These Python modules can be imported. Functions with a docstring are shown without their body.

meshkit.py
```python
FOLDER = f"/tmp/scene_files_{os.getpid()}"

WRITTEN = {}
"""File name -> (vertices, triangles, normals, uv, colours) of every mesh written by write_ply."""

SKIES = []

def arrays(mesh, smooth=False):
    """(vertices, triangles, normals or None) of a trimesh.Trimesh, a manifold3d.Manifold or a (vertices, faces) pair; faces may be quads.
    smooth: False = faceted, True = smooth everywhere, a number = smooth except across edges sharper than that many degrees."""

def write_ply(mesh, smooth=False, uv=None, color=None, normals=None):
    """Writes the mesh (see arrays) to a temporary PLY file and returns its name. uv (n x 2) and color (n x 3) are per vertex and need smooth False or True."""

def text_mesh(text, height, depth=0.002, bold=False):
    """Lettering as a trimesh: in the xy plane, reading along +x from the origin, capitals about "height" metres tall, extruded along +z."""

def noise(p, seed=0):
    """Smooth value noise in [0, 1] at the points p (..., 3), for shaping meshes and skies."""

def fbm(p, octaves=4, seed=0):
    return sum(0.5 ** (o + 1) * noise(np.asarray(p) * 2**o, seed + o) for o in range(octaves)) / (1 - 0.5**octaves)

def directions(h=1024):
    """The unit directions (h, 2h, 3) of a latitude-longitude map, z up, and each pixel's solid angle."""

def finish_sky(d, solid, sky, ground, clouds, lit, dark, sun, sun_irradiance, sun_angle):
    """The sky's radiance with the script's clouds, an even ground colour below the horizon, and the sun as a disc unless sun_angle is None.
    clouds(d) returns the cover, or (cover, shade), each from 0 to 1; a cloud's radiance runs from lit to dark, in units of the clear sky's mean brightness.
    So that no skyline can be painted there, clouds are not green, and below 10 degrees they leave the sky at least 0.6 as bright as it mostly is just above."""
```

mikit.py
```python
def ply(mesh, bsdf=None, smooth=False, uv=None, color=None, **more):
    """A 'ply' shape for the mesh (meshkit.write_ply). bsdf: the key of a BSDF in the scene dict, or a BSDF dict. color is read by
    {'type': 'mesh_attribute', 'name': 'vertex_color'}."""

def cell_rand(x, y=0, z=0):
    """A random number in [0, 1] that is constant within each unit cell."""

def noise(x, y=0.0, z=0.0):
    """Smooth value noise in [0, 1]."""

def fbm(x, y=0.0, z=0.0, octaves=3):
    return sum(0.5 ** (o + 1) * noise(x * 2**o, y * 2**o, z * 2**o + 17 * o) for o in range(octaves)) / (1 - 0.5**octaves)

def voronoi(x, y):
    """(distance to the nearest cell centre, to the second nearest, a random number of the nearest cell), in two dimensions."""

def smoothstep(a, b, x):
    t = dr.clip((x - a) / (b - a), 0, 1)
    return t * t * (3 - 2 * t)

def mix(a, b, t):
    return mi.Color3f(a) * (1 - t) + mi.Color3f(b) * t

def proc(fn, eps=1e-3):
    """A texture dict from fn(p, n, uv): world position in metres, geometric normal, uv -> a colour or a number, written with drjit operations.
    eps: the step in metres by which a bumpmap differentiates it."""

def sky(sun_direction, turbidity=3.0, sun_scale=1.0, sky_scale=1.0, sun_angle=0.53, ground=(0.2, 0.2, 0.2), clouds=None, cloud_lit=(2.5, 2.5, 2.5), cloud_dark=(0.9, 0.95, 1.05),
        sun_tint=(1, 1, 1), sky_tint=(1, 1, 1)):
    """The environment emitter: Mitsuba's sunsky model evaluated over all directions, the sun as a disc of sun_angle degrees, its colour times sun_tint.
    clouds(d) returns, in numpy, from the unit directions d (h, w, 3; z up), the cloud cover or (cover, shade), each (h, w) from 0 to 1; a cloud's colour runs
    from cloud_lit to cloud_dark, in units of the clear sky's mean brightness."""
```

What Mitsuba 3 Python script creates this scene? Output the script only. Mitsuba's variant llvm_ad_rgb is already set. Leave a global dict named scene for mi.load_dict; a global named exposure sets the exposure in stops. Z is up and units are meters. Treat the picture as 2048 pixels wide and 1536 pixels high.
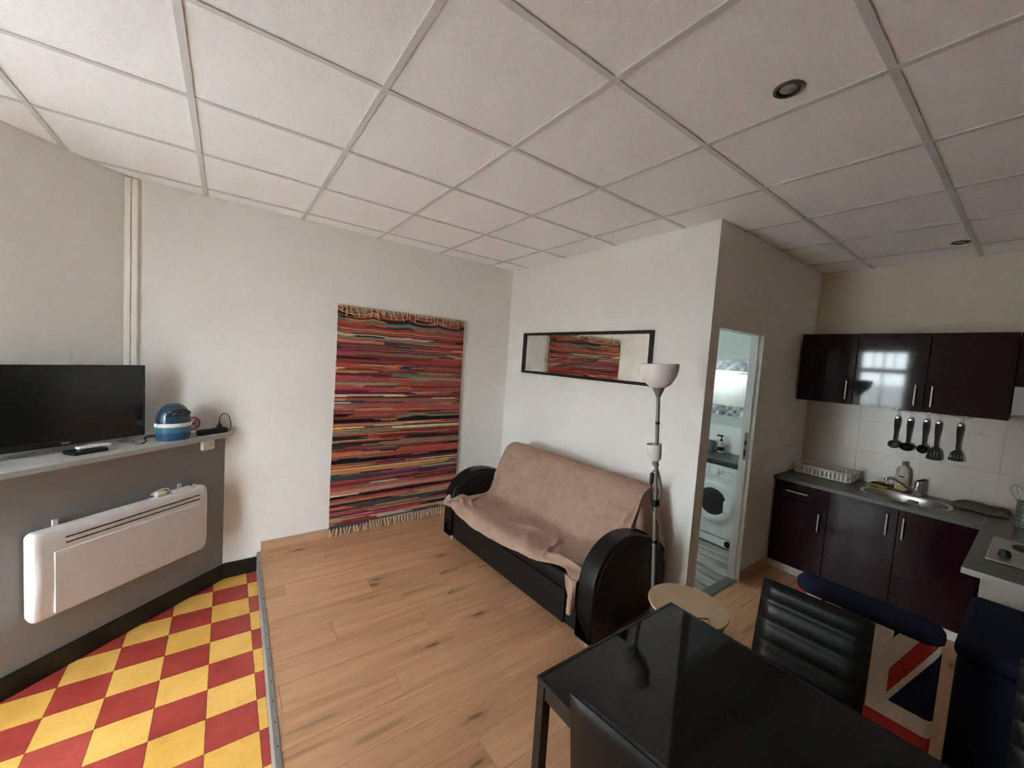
import math, random
import numpy as np, trimesh, manifold3d as mf
import drjit as dr, mitsuba as mi
import mikit, meshkit
from shapely.geometry import Polygon, box as sbox, LineString, Point
from shapely.ops import unary_union

scene = {"type": "scene"}
labels = {}
T = mi.ScalarTransform4f

# ------------------------------------------------------------------ camera, sky, exposure
_F = 782.31                                   # focal length in pixels of a 2048 wide frame
_R = np.array([[0.8069, -0.5863, 0.0680],     # right, down, forward of the lens in world axes (x along the long wall, y to the long wall, z up)
               [0.0180, -0.0903, -0.9957],
               [0.5904, 0.8047, -0.0630]])
u_, s_, v_ = np.linalg.svd(_R); _R = u_ @ v_
eye = np.array([0.0, 0.0, 1.65])
scene["camera"] = {"type": "perspective", "fov": 2 * math.degrees(math.atan(1024 / _F)), "fov_axis": "x", "near_clip": 0.02, "far_clip": 200.0,
                   "to_world": T().look_at(origin=eye.tolist(), target=(eye + _R[2]).tolist(), up=(-_R[1]).tolist())}
scene["sky"] = mikit.sky((-0.45, -0.55, 0.70), turbidity=4.0, sun_scale=0.0, sky_scale=1.0, ground=(0.42, 0.41, 0.40),
                         clouds=lambda d: (np.ones(d.shape[:2]), 0.25 * meshkit.fbm(d * 2.5)), cloud_lit=(1.55, 1.76, 1.84), cloud_dark=(1.15, 1.30, 1.38))
exposure = 7.58

# ------------------------------------------------------------------ helpers
def key_of(name):
    if name not in scene: return name
    k = 1
    while f"{name}_{k:03d}" in scene: k += 1
    return f"{name}_{k:03d}"

used = set()
def fresh(name):
    """the next free key of a thing or part"""
    if name not in used and name not in scene:
        used.add(name); return name
    k = 1
    while f"{name}_{k:03d}" in used or f"{name}_{k:03d}" in scene: k += 1
    used.add(f"{name}_{k:03d}"); return f"{name}_{k:03d}"

def tag(key, label, cat=None, group=None, kind=None):
    d = labels.setdefault(key, {})
    if label: d["label"] = label
    if cat: d["category"] = cat
    if group: d["group"] = group
    if kind: d["kind"] = kind

def thing(name, label, cat, group=None):
    k = fresh(name); tag(k, label, cat, group); return k

def put(key, mesh, bsdf, smooth=False, label=None, kind=None, **kw):
    if isinstance(mesh, list): mesh = cat(mesh)
    scene[key] = mikit.ply(mesh, bsdf, smooth=smooth, **kw)
    used.add(key)
    if label or kind: tag(key, label, kind=kind)
    return key

def part(parent, name, mesh, bsdf, smooth=False, label=None, kind=None, **kw):
    return put(fresh(parent + "__" + name), mesh, bsdf, smooth, label, kind, **kw)

def one(name, mesh, bsdf, label, category, group=None, smooth=False, **kw):
    k = fresh(name); put(k, mesh, bsdf, smooth, **kw); tag(k, label, category, group); return k

def cat(ms):
    return trimesh.util.concatenate([m for m in ms])

def tr(mesh, M):
    m = mesh.copy(); m.apply_transform(M); return m

def move(mesh, x, y, z):
    m = mesh.copy(); m.apply_translation([x, y, z]); return m

def frame(o, ex, ey, ez=None):
    """matrix whose columns are the axes of a local frame standing at o"""
    ex = np.array(ex, float); ey = np.array(ey, float)
    ez = np.cross(ex, ey) if ez is None else np.array(ez, float)
    M = np.eye(4); M[:3, 0], M[:3, 1], M[:3, 2], M[:3, 3] = ex, ey, ez, o
    return M

def rotz(a, o=(0, 0, 0)):
    c, s = math.cos(a), math.sin(a)
    return frame(o, (c, s, 0), (-s, c, 0))

def bx(x0, x1, y0, y1, z0, z1, c=0.0):
    """a box, its edges cut back by c"""
    if c <= 0:
        m = trimesh.creation.box(extents=(x1 - x0, y1 - y0, z1 - z0))
        m.apply_translation(((x0 + x1) / 2, (y0 + y1) / 2, (z0 + z1) / 2)); return m
    p = []
    for sx in (0, 1):
        for sy in (0, 1):
            for sz in (0, 1):
                X, Y, Z = (x0, x1)[sx], (y0, y1)[sy], (z0, z1)[sz]
                ix, iy, iz = (1, -1)[sx] * c, (1, -1)[sy] * c, (1, -1)[sz] * c
                p += [(X, Y + iy, Z + iz), (X + ix, Y, Z + iz), (X + ix, Y + iy, Z)]
    return trimesh.convex.convex_hull(np.array(p))

def rbox(x0, x1, y0, y1, z0, z1, r, n=5):
    """a box with round edges of radius r"""
    s = trimesh.creation.uv_sphere(radius=r, count=[2 * n, 4 * n]).vertices
    p = [s + (x, y, z) for x in (x0 + r, x1 - r) for y in (y0 + r, y1 - r) for z in (z0 + r, z1 - r)]
    return trimesh.convex.convex_hull(np.vstack(p))

def prism(pts, z0, z1):
    """a polygon (list of points or shapely polygon) standing from z0 to z1"""
    g = pts if hasattr(pts, "geom_type") else Polygon(pts)
    m = trimesh.creation.extrude_polygon(g, z1 - z0, engine="earcut")
    m.apply_translation((0, 0, z0)); return m

def profile(pts, length, M):
    """a profile drawn in the local xy plane, pulled along local z by length, placed with M"""
    return tr(prism(pts, 0, length), M)

def lathe(rz, n=40, M=None):
    m = trimesh.creation.revolve(np.array(rz, float), sections=n)
    if m.volume < 0: m.invert()
    return tr(m, M) if M is not None else m

def tube(pts, r, sides=8, closed=False, caps=True):
    p = np.asarray(pts, float)
    if closed: p = np.vstack([p, p[:1]])
    t = np.gradient(p, axis=0)
    if closed: t[0] = t[-1] = p[1] - p[-2]
    t /= np.linalg.norm(t, axis=1, keepdims=True) + 1e-12
    r = np.broadcast_to(np.asarray(r, float), (len(p),))
    a = np.cross(t[0], [0, 0, 1.0] if abs(t[0][2]) < 0.9 else [1.0, 0, 0]); a /= np.linalg.norm(a)
    A = []
    for k in range(len(p)):
        a = a - t[k] * (a @ t[k]); a /= np.linalg.norm(a) + 1e-12; A.append(a)
    A = np.array(A); B = np.cross(t, A)
    ang = np.arange(sides) * 2 * np.pi / sides
    v = p[:, None] + r[:, None, None] * (np.cos(ang)[None, :, None] * A[:, None] + np.sin(ang)[None, :, None] * B[:, None])
    i, j = np.meshgrid(np.arange(len(p) - 1), np.arange(sides), indexing="ij")
    q = np.stack([i * sides + j, i * sides + (j + 1) % sides, (i + 1) * sides + (j + 1) % sides, (i + 1) * sides + j], -1).reshape(-1, 4)
    f = np.vstack([q[:, [0, 1, 2]], q[:, [0, 2, 3]]]); v = v.reshape(-1, 3)
    if caps and not closed:
        n = len(v); v = np.vstack([v, p[:1], p[-1:]])
        k = np.arange(sides); e = (len(p) - 1) * sides
        f = np.vstack([f, np.stack([np.full(sides, n), (k + 1) % sides, k], 1), np.stack([np.full(sides, n + 1), e + k, e + (k + 1) % sides], 1)])
    m = trimesh.Trimesh(v, f, process=False); return m

def spline(pts, n=8):
    """Catmull-Rom through the points"""
    p = np.asarray(pts, float); p = np.vstack([2 * p[0] - p[1], p, 2 * p[-1] - p[-2]]); out = []
    for k in range(1, len(p) - 2):
        for t in np.linspace(0, 1, n, endpoint=False):
            a, b, c, d = p[k - 1:k + 3]
            out.append(0.5 * ((2 * b) + (c - a) * t + (2 * a - 5 * b + 4 * c - d) * t * t + (3 * b - a - 3 * c + d) * t ** 3))
    return np.array(out + [p[-2]])

def cyl(r, z0, z1, x=0, y=0, n=24, c=0.0):
    if c: return move(lathe([(0, z0), (r - c, z0), (r, z0 + c), (r, z1 - c), (r - c, z1), (0, z1)], n), x, y, 0)
    return move(lathe([(0, z0), (r, z0), (r, z1), (0, z1)], n), x, y, 0)

def sheet(P, thick):
    """a closed cloth from a grid of points P (a, b, 3): the grid, and below it (by thick along the normals) its back"""
    a, b, _ = P.shape
    du = np.gradient(P, axis=0); dv = np.gradient(P, axis=1)
    N = np.cross(du, dv); N /= np.linalg.norm(N, axis=2, keepdims=True) + 1e-9
    V = np.vstack([P.reshape(-1, 3), (P - N * thick).reshape(-1, 3)])
    i, j = np.meshgrid(np.arange(a - 1), np.arange(b - 1), indexing="ij")
    q = np.stack([i * b + j, (i + 1) * b + j, (i + 1) * b + j + 1, i * b + j + 1], -1).reshape(-1, 4)
    back = q[:, ::-1] + a * b
    ring = [k for k in range(b)] + [k * b + b - 1 for k in range(1, a)] + [(a - 1) * b + k for k in range(b - 2, -1, -1)] + [k * b for k in range(a - 2, 0, -1)]
    r0 = np.array(ring); r1 = np.roll(r0, -1)
    side = np.stack([r0, r1, r1 + a * b, r0 + a * b], 1)
    Q = np.vstack([q, back, side])
    return trimesh.Trimesh(V, np.vstack([Q[:, [0, 1, 2]], Q[:, [0, 2, 3]]]), process=False)

# ------------------------------------------------------------------ materials
noise, fbm, smoothstep, mix, cell_rand, voronoi = mikit.noise, mikit.fbm, mikit.smoothstep, mikit.mix, mikit.cell_rand, mikit.voronoi

def mat(name, color, rough=0.6, spec=0.5, metal=0.0, bump=None, bump_scale=1.0, **more):
    col = {"type": "rgb", "value": list(color)} if isinstance(color, (tuple, list)) else mikit.proc(color)
    b = {"type": "principled", "base_color": col, "roughness": rough if isinstance(rough, (int, float)) else mikit.proc(rough), "specular": spec, "metallic": metal, **more}
    if bump is not None:
        b = {"type": "bumpmap", "nested": b, "tex": mikit.proc(bump, eps=2e-3), "scale": bump_scale}
    scene["material_" + name] = {"type": "twosided", "nested": b} if not more.get("spec_trans") else b
    return "material_" + name

def plaster(p, n, uv):
    t = fbm(p.x * 1.7, p.y * 1.7, p.z * 1.7, 3)
    g = noise(p.x * 60, p.y * 60, p.z * 60)
    return mix((0.745, 0.725, 0.69), (0.785, 0.765, 0.73), t) * (0.985 + 0.03 * g)
def plaster_relief(p, n, uv):
    return 0.0030 * noise(p.x * 6, p.y * 6, p.z * 6) + 0.0010 * noise(p.x * 17, p.y * 17, p.z * 17)
M_WALL = mat("wall_paint", plaster, 0.75, 0.3, bump=plaster_relief)
def smooth_paint(p, n, uv):
    return mix((0.735, 0.725, 0.68), (0.76, 0.75, 0.705), fbm(p.x * 2.3, p.y * 2.3, p.z * 2.3, 3))
M_WALL2 = mat("partition_paint", smooth_paint, 0.7, 0.3)
M_CREAM = mat("kitchen_cream_paint", lambda p, n, uv: mix((0.66, 0.60, 0.50), (0.70, 0.64, 0.54), fbm(p.x * 2.3, p.y * 2.3, p.z * 2.3, 3)), 0.7, 0.3)
M_WHITE = mat("white_lacquer", (0.74, 0.74, 0.72), 0.4)
M_TRUNK = mat("cream_plastic", (0.80, 0.77, 0.71), 0.45)
def tile_fissure(p, n, uv):
    a = noise(p.x * 160, p.y * 160, 3.0); b = noise(p.x * 45, p.y * 45, 7.0)
    return mix((0.72, 0.71, 0.705), (0.78, 0.77, 0.765), smoothstep(0.15, 0.6, a) * 0.7 + 0.3 * b)
M_PANEL = mat("ceiling_fibre", tile_fissure, 0.9, 0.15)
M_BAR = mat("ceiling_bar", (0.55, 0.545, 0.535), 0.5, 0.4)
M_GREYWALL = mat("grey_paint", lambda p, n, uv: mix((0.20, 0.192, 0.182), (0.235, 0.226, 0.215), fbm(p.x * 3, p.y * 3, p.z * 3, 3)), 0.5, 0.4)
M_SHELF = mat("grey_shelf_paint", lambda p, n, uv: mix((0.36, 0.365, 0.36), (0.42, 0.425, 0.42), fbm(p.x * 6, p.y * 6, p.z * 6, 3)), 0.35, 0.5)
M_BLACKBASE = mat("black_base_paint", (0.0065, 0.008, 0.0065), 0.38, 0.35)
def wood(p, n, uv):
    W, L = 0.18, 1.29
    row = dr.floor((p.y - 0.07) / W)
    off = (row * 0.618034 - dr.floor(row * 0.618034)) * L
    seg = dr.floor((p.x - off) / L)
    r1 = cell_rand(row, seg, 1); r2 = cell_rand(row, seg, 2)
    x = p.x + 7.3 * r1; y = p.y + 3.1 * r2
    warp = 0.03 * noise(x * 2.2, y * 8, 1.0)
    g1 = fbm(x * 2.0, (y + warp) * 42, 2.0 + 9 * r1, 3)
    g2 = noise(x * 9, (y + warp) * 190, 5.0)
    c = mix((0.440, 0.226, 0.118), (0.530, 0.286, 0.156), smoothstep(0.22, 0.72, g1))
    c = c * (0.93 + 0.12 * g2) * (0.90 + 0.20 * r2)
    # knots and the dark cracks that run out of them
    d, d2, k = voronoi(x * 1.9, y * 6.2)
    sel = dr.select(k > 0.80, 1.0, 0.0)
    wob = 0.75 + 1.3 * noise(x * 34, y * 90, 4.0)
    kn = (1 - smoothstep(0.035, 0.125, d * wob)) * sel
    halo = (1 - smoothstep(0.10, 0.42, d * wob)) * sel
    c = mix(c, (0.30, 0.145, 0.07), halo * 0.55)
    c = mix(c, (0.11, 0.055, 0.028), kn * 0.75)
    st = smoothstep(0.70, 0.86, noise(x * 3.2, y * 55, 8.0)) * smoothstep(0.5, 0.7, noise(x * 1.3, y * 7, 3.0))
    return mix(c, (0.26, 0.135, 0.07), st * 0.55)
M_WOOD = mat("oak_laminate", wood, 0.42, 0.35)
M_WOODTRIM = mat("oak_trim", lambda p, n, uv: mix((0.42, 0.245, 0.145), (0.52, 0.325, 0.205), fbm(p.x * 6 + p.y * 6, p.z * 90, 3.0, 3)), 0.45, 0.35)
M_SUBFLOOR = mat("dark_underlay", (0.10, 0.06, 0.035), 0.8)
def cement(base, dark):
    def f(p, n, uv):
        t = fbm(p.x * 9, p.y * 9, 2.0, 3); g = noise(p.x * 130, p.y * 130, 5.0)
        c = mix(dark, base, smoothstep(0.0, 0.9, t)) * (0.95 + 0.08 * g)
        return mix(c, mi.Color3f(dark) * 0.8, 0.35 * smoothstep(0.86, 0.93, noise(p.x * 55, p.y * 55, 9.0)))
    return f
M_RED = mat("red_cement_tile", cement((0.355, 0.048, 0.036), (0.27, 0.034, 0.028)), 0.38, 0.45)
M_RED2 = mat("red_cement_tile_worn", cement((0.39, 0.06, 0.046), (0.30, 0.042, 0.034)), 0.42, 0.45)
M_YEL = mat("yellow_cement_tile", cement((0.70, 0.39, 0.085), (0.60, 0.32, 0.06)), 0.38, 0.45)
M_YEL2 = mat("yellow_cement_tile_worn", cement((0.74, 0.425, 0.105), (0.64, 0.35, 0.075)), 0.42, 0.45)
M_MORTAR = mat("tile_mortar", (0.20, 0.16, 0.13), 0.85)
M_ALU = mat("brushed_aluminium", (0.27, 0.265, 0.26), 0.42, 0.5, 0.6)
M_CHROME = mat("chrome", (0.62, 0.62, 0.62), 0.14, 0.5, 1.0)
M_STEEL = mat("brushed_steel", lambda p, n, uv: mix((0.42, 0.40, 0.37), (0.52, 0.50, 0.46), noise(p.x * 300, p.y * 20, p.z * 20)), 0.30, 0.5, 0.95)
M_LEATHER = mat("black_leather", lambda p, n, uv: mix((0.0030, 0.0034, 0.0030), (0.0046, 0.0052, 0.0046), fbm(p.x * 12, p.y * 12, p.z * 12, 2)), 0.40, 0.28,
                bump=lambda p, n, uv: 0.0004 * noise(p.x * 240, p.y * 240, p.z * 240) + 0.003 * noise(p.x * 8, p.y * 8, p.z * 8))
M_STITCH = mat("grey_thread", (0.035, 0.038, 0.035), 0.8)
def fleece(p, n, uv):
    t = fbm(p.x * 26, p.y * 26, p.z * 26, 3); s = noise(p.x * 6.0, p.y * 6.0, p.z * 6.0)
    return mix((0.295, 0.190, 0.140), (0.385, 0.260, 0.198), smoothstep(0.1, 0.9, 0.6 * t + 0.4 * s))
M_FLEECE = mat("taupe_fleece", fleece, 0.95, 0.1, bump=lambda p, n, uv: 0.0012 * noise(p.x * 160, p.y * 160, p.z * 160), sheen=0.5, sheen_tint=0.5)
M_BLACKPL = mat("black_plastic", (0.007, 0.007, 0.007), 0.42, 0.3)
M_BLACKPL2 = mat("charcoal_nylon", (0.0055, 0.0065, 0.0055), 0.5, 0.16)
M_SCREEN = mat("tv_screen", (0.008, 0.009, 0.008), 0.16, 0.5)
M_BEZEL = mat("tv_bezel", (0.009, 0.009, 0.009), 0.25)
M_BLACKFRAME = mat("black_wood_frame", (0.0075, 0.0070, 0.0065), 0.4, 0.4)
M_MIRROR = "material_mirror_silver"
scene[M_MIRROR] = {"type": "twosided", "nested": {"type": "conductor", "material": "none", "specular_reflectance": {"type": "rgb", "value": [0.90, 0.90, 0.86]}}}
M_WARMWHITE = mat("opal_white_plastic", (0.70, 0.67, 0.655), 0.45)
M_GREYMETAL = mat("grey_lacquered_metal", (0.18, 0.178, 0.172), 0.38, 0.5, 0.3)
M_HEATER = mat("heater_white_enamel", (0.70, 0.69, 0.70), 0.35, 0.5)
M_HEATER2 = mat("heater_front_enamel", (0.64, 0.63, 0.635), 0.4, 0.5)
M_DARK = mat("dark_gap", (0.02, 0.02, 0.02), 0.8)
M_PLUM = mat("plum_gloss_lacquer", (0.0105, 0.0024, 0.0046), 0.055, 0.36)
M_PLUM2 = mat("plum_gloss_lacquer_lower", (0.0145, 0.0030, 0.0062), 0.11, 0.32)
M_CARCASS = mat("white_melamine", (0.55, 0.52, 0.47), 0.5)
def stone(p, n, uv):
    return mix((0.040, 0.044, 0.034), (0.060, 0.065, 0.052), smoothstep(0.3, 0.7, noise(p.x * 160, p.y * 160, p.z * 160)))
M_WORKTOP = mat("dark_stone_laminate", stone, 0.33, 0.5)
M_WHITETILE = mat("white_wall_tile", lambda p, n, uv: mix((0.50, 0.455, 0.39), (0.54, 0.495, 0.43), fbm(p.x * 4, p.y * 4, p.z * 4, 2)), 0.25, 0.5)
M_GROUT = mat("grey_grout", (0.36, 0.325, 0.275), 0.9)
M_HOOD = mat("hood_grey_metal", (0.30, 0.30, 0.27), 0.4, 0.5, 0.4)
M_RACK = mat("rack_white_plastic", (0.66, 0.65, 0.60), 0.4)
M_GLASSBLK = mat("black_table_glass", (0.0030, 0.0042, 0.0032), 0.03, 0.42)
M_TABLEFRAME = mat("black_powder_coat", (0.0065, 0.0070, 0.0055), 0.34, 0.35)
M_CHAIR = mat("black_faux_leather", lambda p, n, uv: mix((0.0030, 0.0036, 0.0029), (0.0046, 0.0054, 0.0044), fbm(p.x * 15, p.y * 15, p.z * 15, 2)), 0.38, 0.24,
              bump=lambda p, n, uv: 0.0003 * noise(p.x * 260, p.y * 260, p.z * 260))
M_NAVY = mat("navy_fabric", lambda p, n, uv: mix((0.0040, 0.0070, 0.018), (0.0062, 0.0105, 0.026), fbm(p.x * 90, p.y * 90, p.z * 90, 2)), 0.8, 0.2)
M_BEECH = mat("pale_beech_veneer", lambda p, n, uv: mix((0.46, 0.31, 0.175), (0.54, 0.385, 0.235), fbm(p.x * 30 + p.y * 4, p.y * 5, 3.0, 3)), 0.5, 0.35)
M_WIRE = mat("black_wire", (0.012, 0.012, 0.012), 0.45)
M_GREYVINYL = mat("grey_wood_vinyl", lambda p, n, uv: mix((0.20, 0.185, 0.155), (0.43, 0.41, 0.37), smoothstep(0.25, 0.75, fbm(p.x * 26, p.y * 2.2, 1.0, 3))), 0.45, 0.4)
M_THRESH = mat("threshold_grey", (0.13, 0.125, 0.105), 0.5)
M_APPL = mat("appliance_white", (0.76, 0.77, 0.77), 0.3, 0.5)
M_DOORGLASS = mat("washer_door_glass", (0.014, 0.016, 0.014), 0.08, 0.6)
M_BATHTOP = mat("bath_dark_top", (0.035, 0.036, 0.033), 0.35)
M_BATHWALL = mat("bath_white_paint", (0.50, 0.53, 0.50), 0.6)
def shards(p, n, uv):
    a, b, k = voronoi(p.y * 17 + 6 * p.z, p.z * 19 - 3 * p.y)
    t = smoothstep(0.05, 0.6, a) * 0.55 + 0.45 * k
    s = dr.select(noise(p.y * 14, p.z * 26 + p.y * 20, 2.0) > 0.52, 1.0, 0.35)
    return mix((0.05, 0.05, 0.055), (0.72, 0.74, 0.76), t * s + 0.25 * k)
M_SHARD = mat("grey_shard_mosaic", shards, 0.3, 0.5)
M_BLUE = mat("dark_blue_plastic", (0.022, 0.075, 0.17), 0.28)
M_TEAL = mat("teal_plastic", (0.05, 0.16, 0.23), 0.25)
def speckle(p, n, uv):
    a, b, k = voronoi(p.x * 90 + p.y * 60, p.z * 95)
    return mix((0.006, 0.018, 0.03), (0.24, 0.36, 0.38), dr.select(k > 0.72, 1.0, 0.0) * (1 - smoothstep(0.1, 0.4, a)))
M_SPECK = mat("speckled_blue_lid", speckle, 0.15, 0.6)
M_LIDBLUE = mat("blue_lid_plastic", (0.018, 0.045, 0.075), 0.2, 0.6)
M_REDSIGN = mat("sign_red", (0.48, 0.055, 0.05), 0.5)
M_SIGNFACE = mat("sign_face", (0.62, 0.55, 0.49), 0.5)
M_SPOT = mat("spotlight_nickel", (0.16, 0.15, 0.135), 0.3, 0.5, 0.8)
M_SPOTGLASS = mat("spotlight_glass", (0.24, 0.22, 0.19), 0.12, 0.6)
M_YSPONGE = mat("sponge_yellow", (0.36, 0.20, 0.05), 0.9)
M_GSPONGE = mat("sponge_green_scourer", (0.02, 0.03, 0.018), 0.95)
M_SOAP = mat("soap_bottle_cloudy", (0.50, 0.47, 0.40), 0.2, 0.5)
M_LABEL = mat("soap_label", lambda p, n, uv: mix((0.66, 0.63, 0.56), (0.50, 0.34, 0.13), smoothstep(0.89, 0.855, p.z)), 0.5)
M_INK = mat("brown_ink", (0.14, 0.085, 0.05), 0.6)
M_CAP = mat("soap_cap", (0.42, 0.30, 0.16), 0.4)
M_CLOTH = mat("grey_dishcloth", lambda p, n, uv: mix((0.075, 0.068, 0.05), (0.15, 0.135, 0.10), fbm(p.x * 60, p.y * 60, p.z * 60, 2)), 0.95, 0.1)
M_OUTLET = mat("outlet_white", (0.68, 0.67, 0.64), 0.4)
M_TASSEL = mat("cotton_tassel", (0.56, 0.44, 0.31), 0.95, 0.1)
M_NAIL = mat("fleck_grey", (0.3, 0.3, 0.3), 0.6)
scene["material_rag"] = {"type": "twosided", "nested": {"type": "principled", "base_color": {"type": "mesh_attribute", "name": "vertex_color"}, "roughness": 0.95, "specular": 0.1}}
scene["material_pane"] = {"type": "thindielectric"}
scene["material_clear"] = {"type": "thindielectric", "int_ior": 1.4}

# ------------------------------------------------------------------ the room's outline (inner faces), floor z = 0, ceiling z = 2.63
CEIL, LOW = 2.63, -0.15
A_W1, B_W1 = (-0.536, 3.521), (2.572, 3.630)
END2, COR3, COR4 = (2.544, 1.322), (4.437, 1.320), (4.470, -3.30)
WX = -1.55
BACK_Y = -3.30
W0L = (WX, 3.521 - (WX + 0.536) * -1.141)          # where the angled wall meets the window wall
room = Polygon([A_W1, B_W1, END2, COR3, COR4, (WX, BACK_Y), (WX, 2.364)])
PA, PB = (WX, 2.224), (0.003, 3.540)                  # front of the grey half wall

def wall(name, p0, p1, z0, z1, thick, bsdf, holes=(), label=None, side=1):
    """a wall whose inner face runs p0 -> p1; its thickness lies to the left of that walk (side=1) or to the right"""
    p0, p1 = np.array(p0, float), np.array(p1, float); L = np.linalg.norm(p1 - p0); e = (p1 - p0) / L
    out = np.array([-e[1], e[0]]) * side
    g = sbox(0, z0, L, z1)
    for h in holes: g = g.difference(sbox(*h))
    m = prism(g, 0, thick)
    m.apply_transform(frame((p0[0], p0[1], 0), (e[0], e[1], 0), (0, 0, 1), (out[0], out[1], 0)))
    put(name, m, bsdf); tag(name, label, kind="structure"); return name

wall("wall_back", A_W1, B_W1, LOW, CEIL + 0.06, 0.12, M_WALL, label="long cream plaster wall with the striped rug hung on it")
wall("wall_mirror", B_W1, END2, LOW, CEIL + 0.06, 0.08, M_WALL2, label="cream partition wall behind the sofa carrying the long mirror")
wall("wall_doorway", END2, COR3, LOW, CEIL + 0.06, 0.07, M_WALL2, holes=[(0.108, LOW - 1, 0.806, 1.972)], label="cream partition with the open washroom doorway, beside the kitchen")
wall("wall_kitchen", COR3, COR4, LOW, CEIL + 0.06, 0.1, M_CREAM, label="cream end wall behind the kitchen cabinets")
wall("wall_rear", COR4, (WX, BACK_Y), LOW, CEIL + 0.06, 0.1, M_WALL, label="plain cream wall behind the viewer")
# window wall with a tall glazed opening
WY0, WY1 = 1.47, 2.17
wall("wall_window", (WX, BACK_Y), (WX, 2.364), LOW, CEIL + 0.06, 0.28, M_WALL, holes=[(WY0 - BACK_Y, -0.13, WY1 - BACK_Y, 2.30)], label="thick outside wall with the tall glazed window")
wall("wall_angled", (WX, 2.364), A_W1, LOW, CEIL + 0.06, 0.12, M_WALL, label="angled cream wall behind the television")
par = Polygon([PA, PB, A_W1, (WX, 2.364)])
put("wall_parapet", prism(par, LOW, 0.952), M_GREYWALL); tag("wall_parapet", "grey painted half wall under the television shelf", kind="structure")

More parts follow.
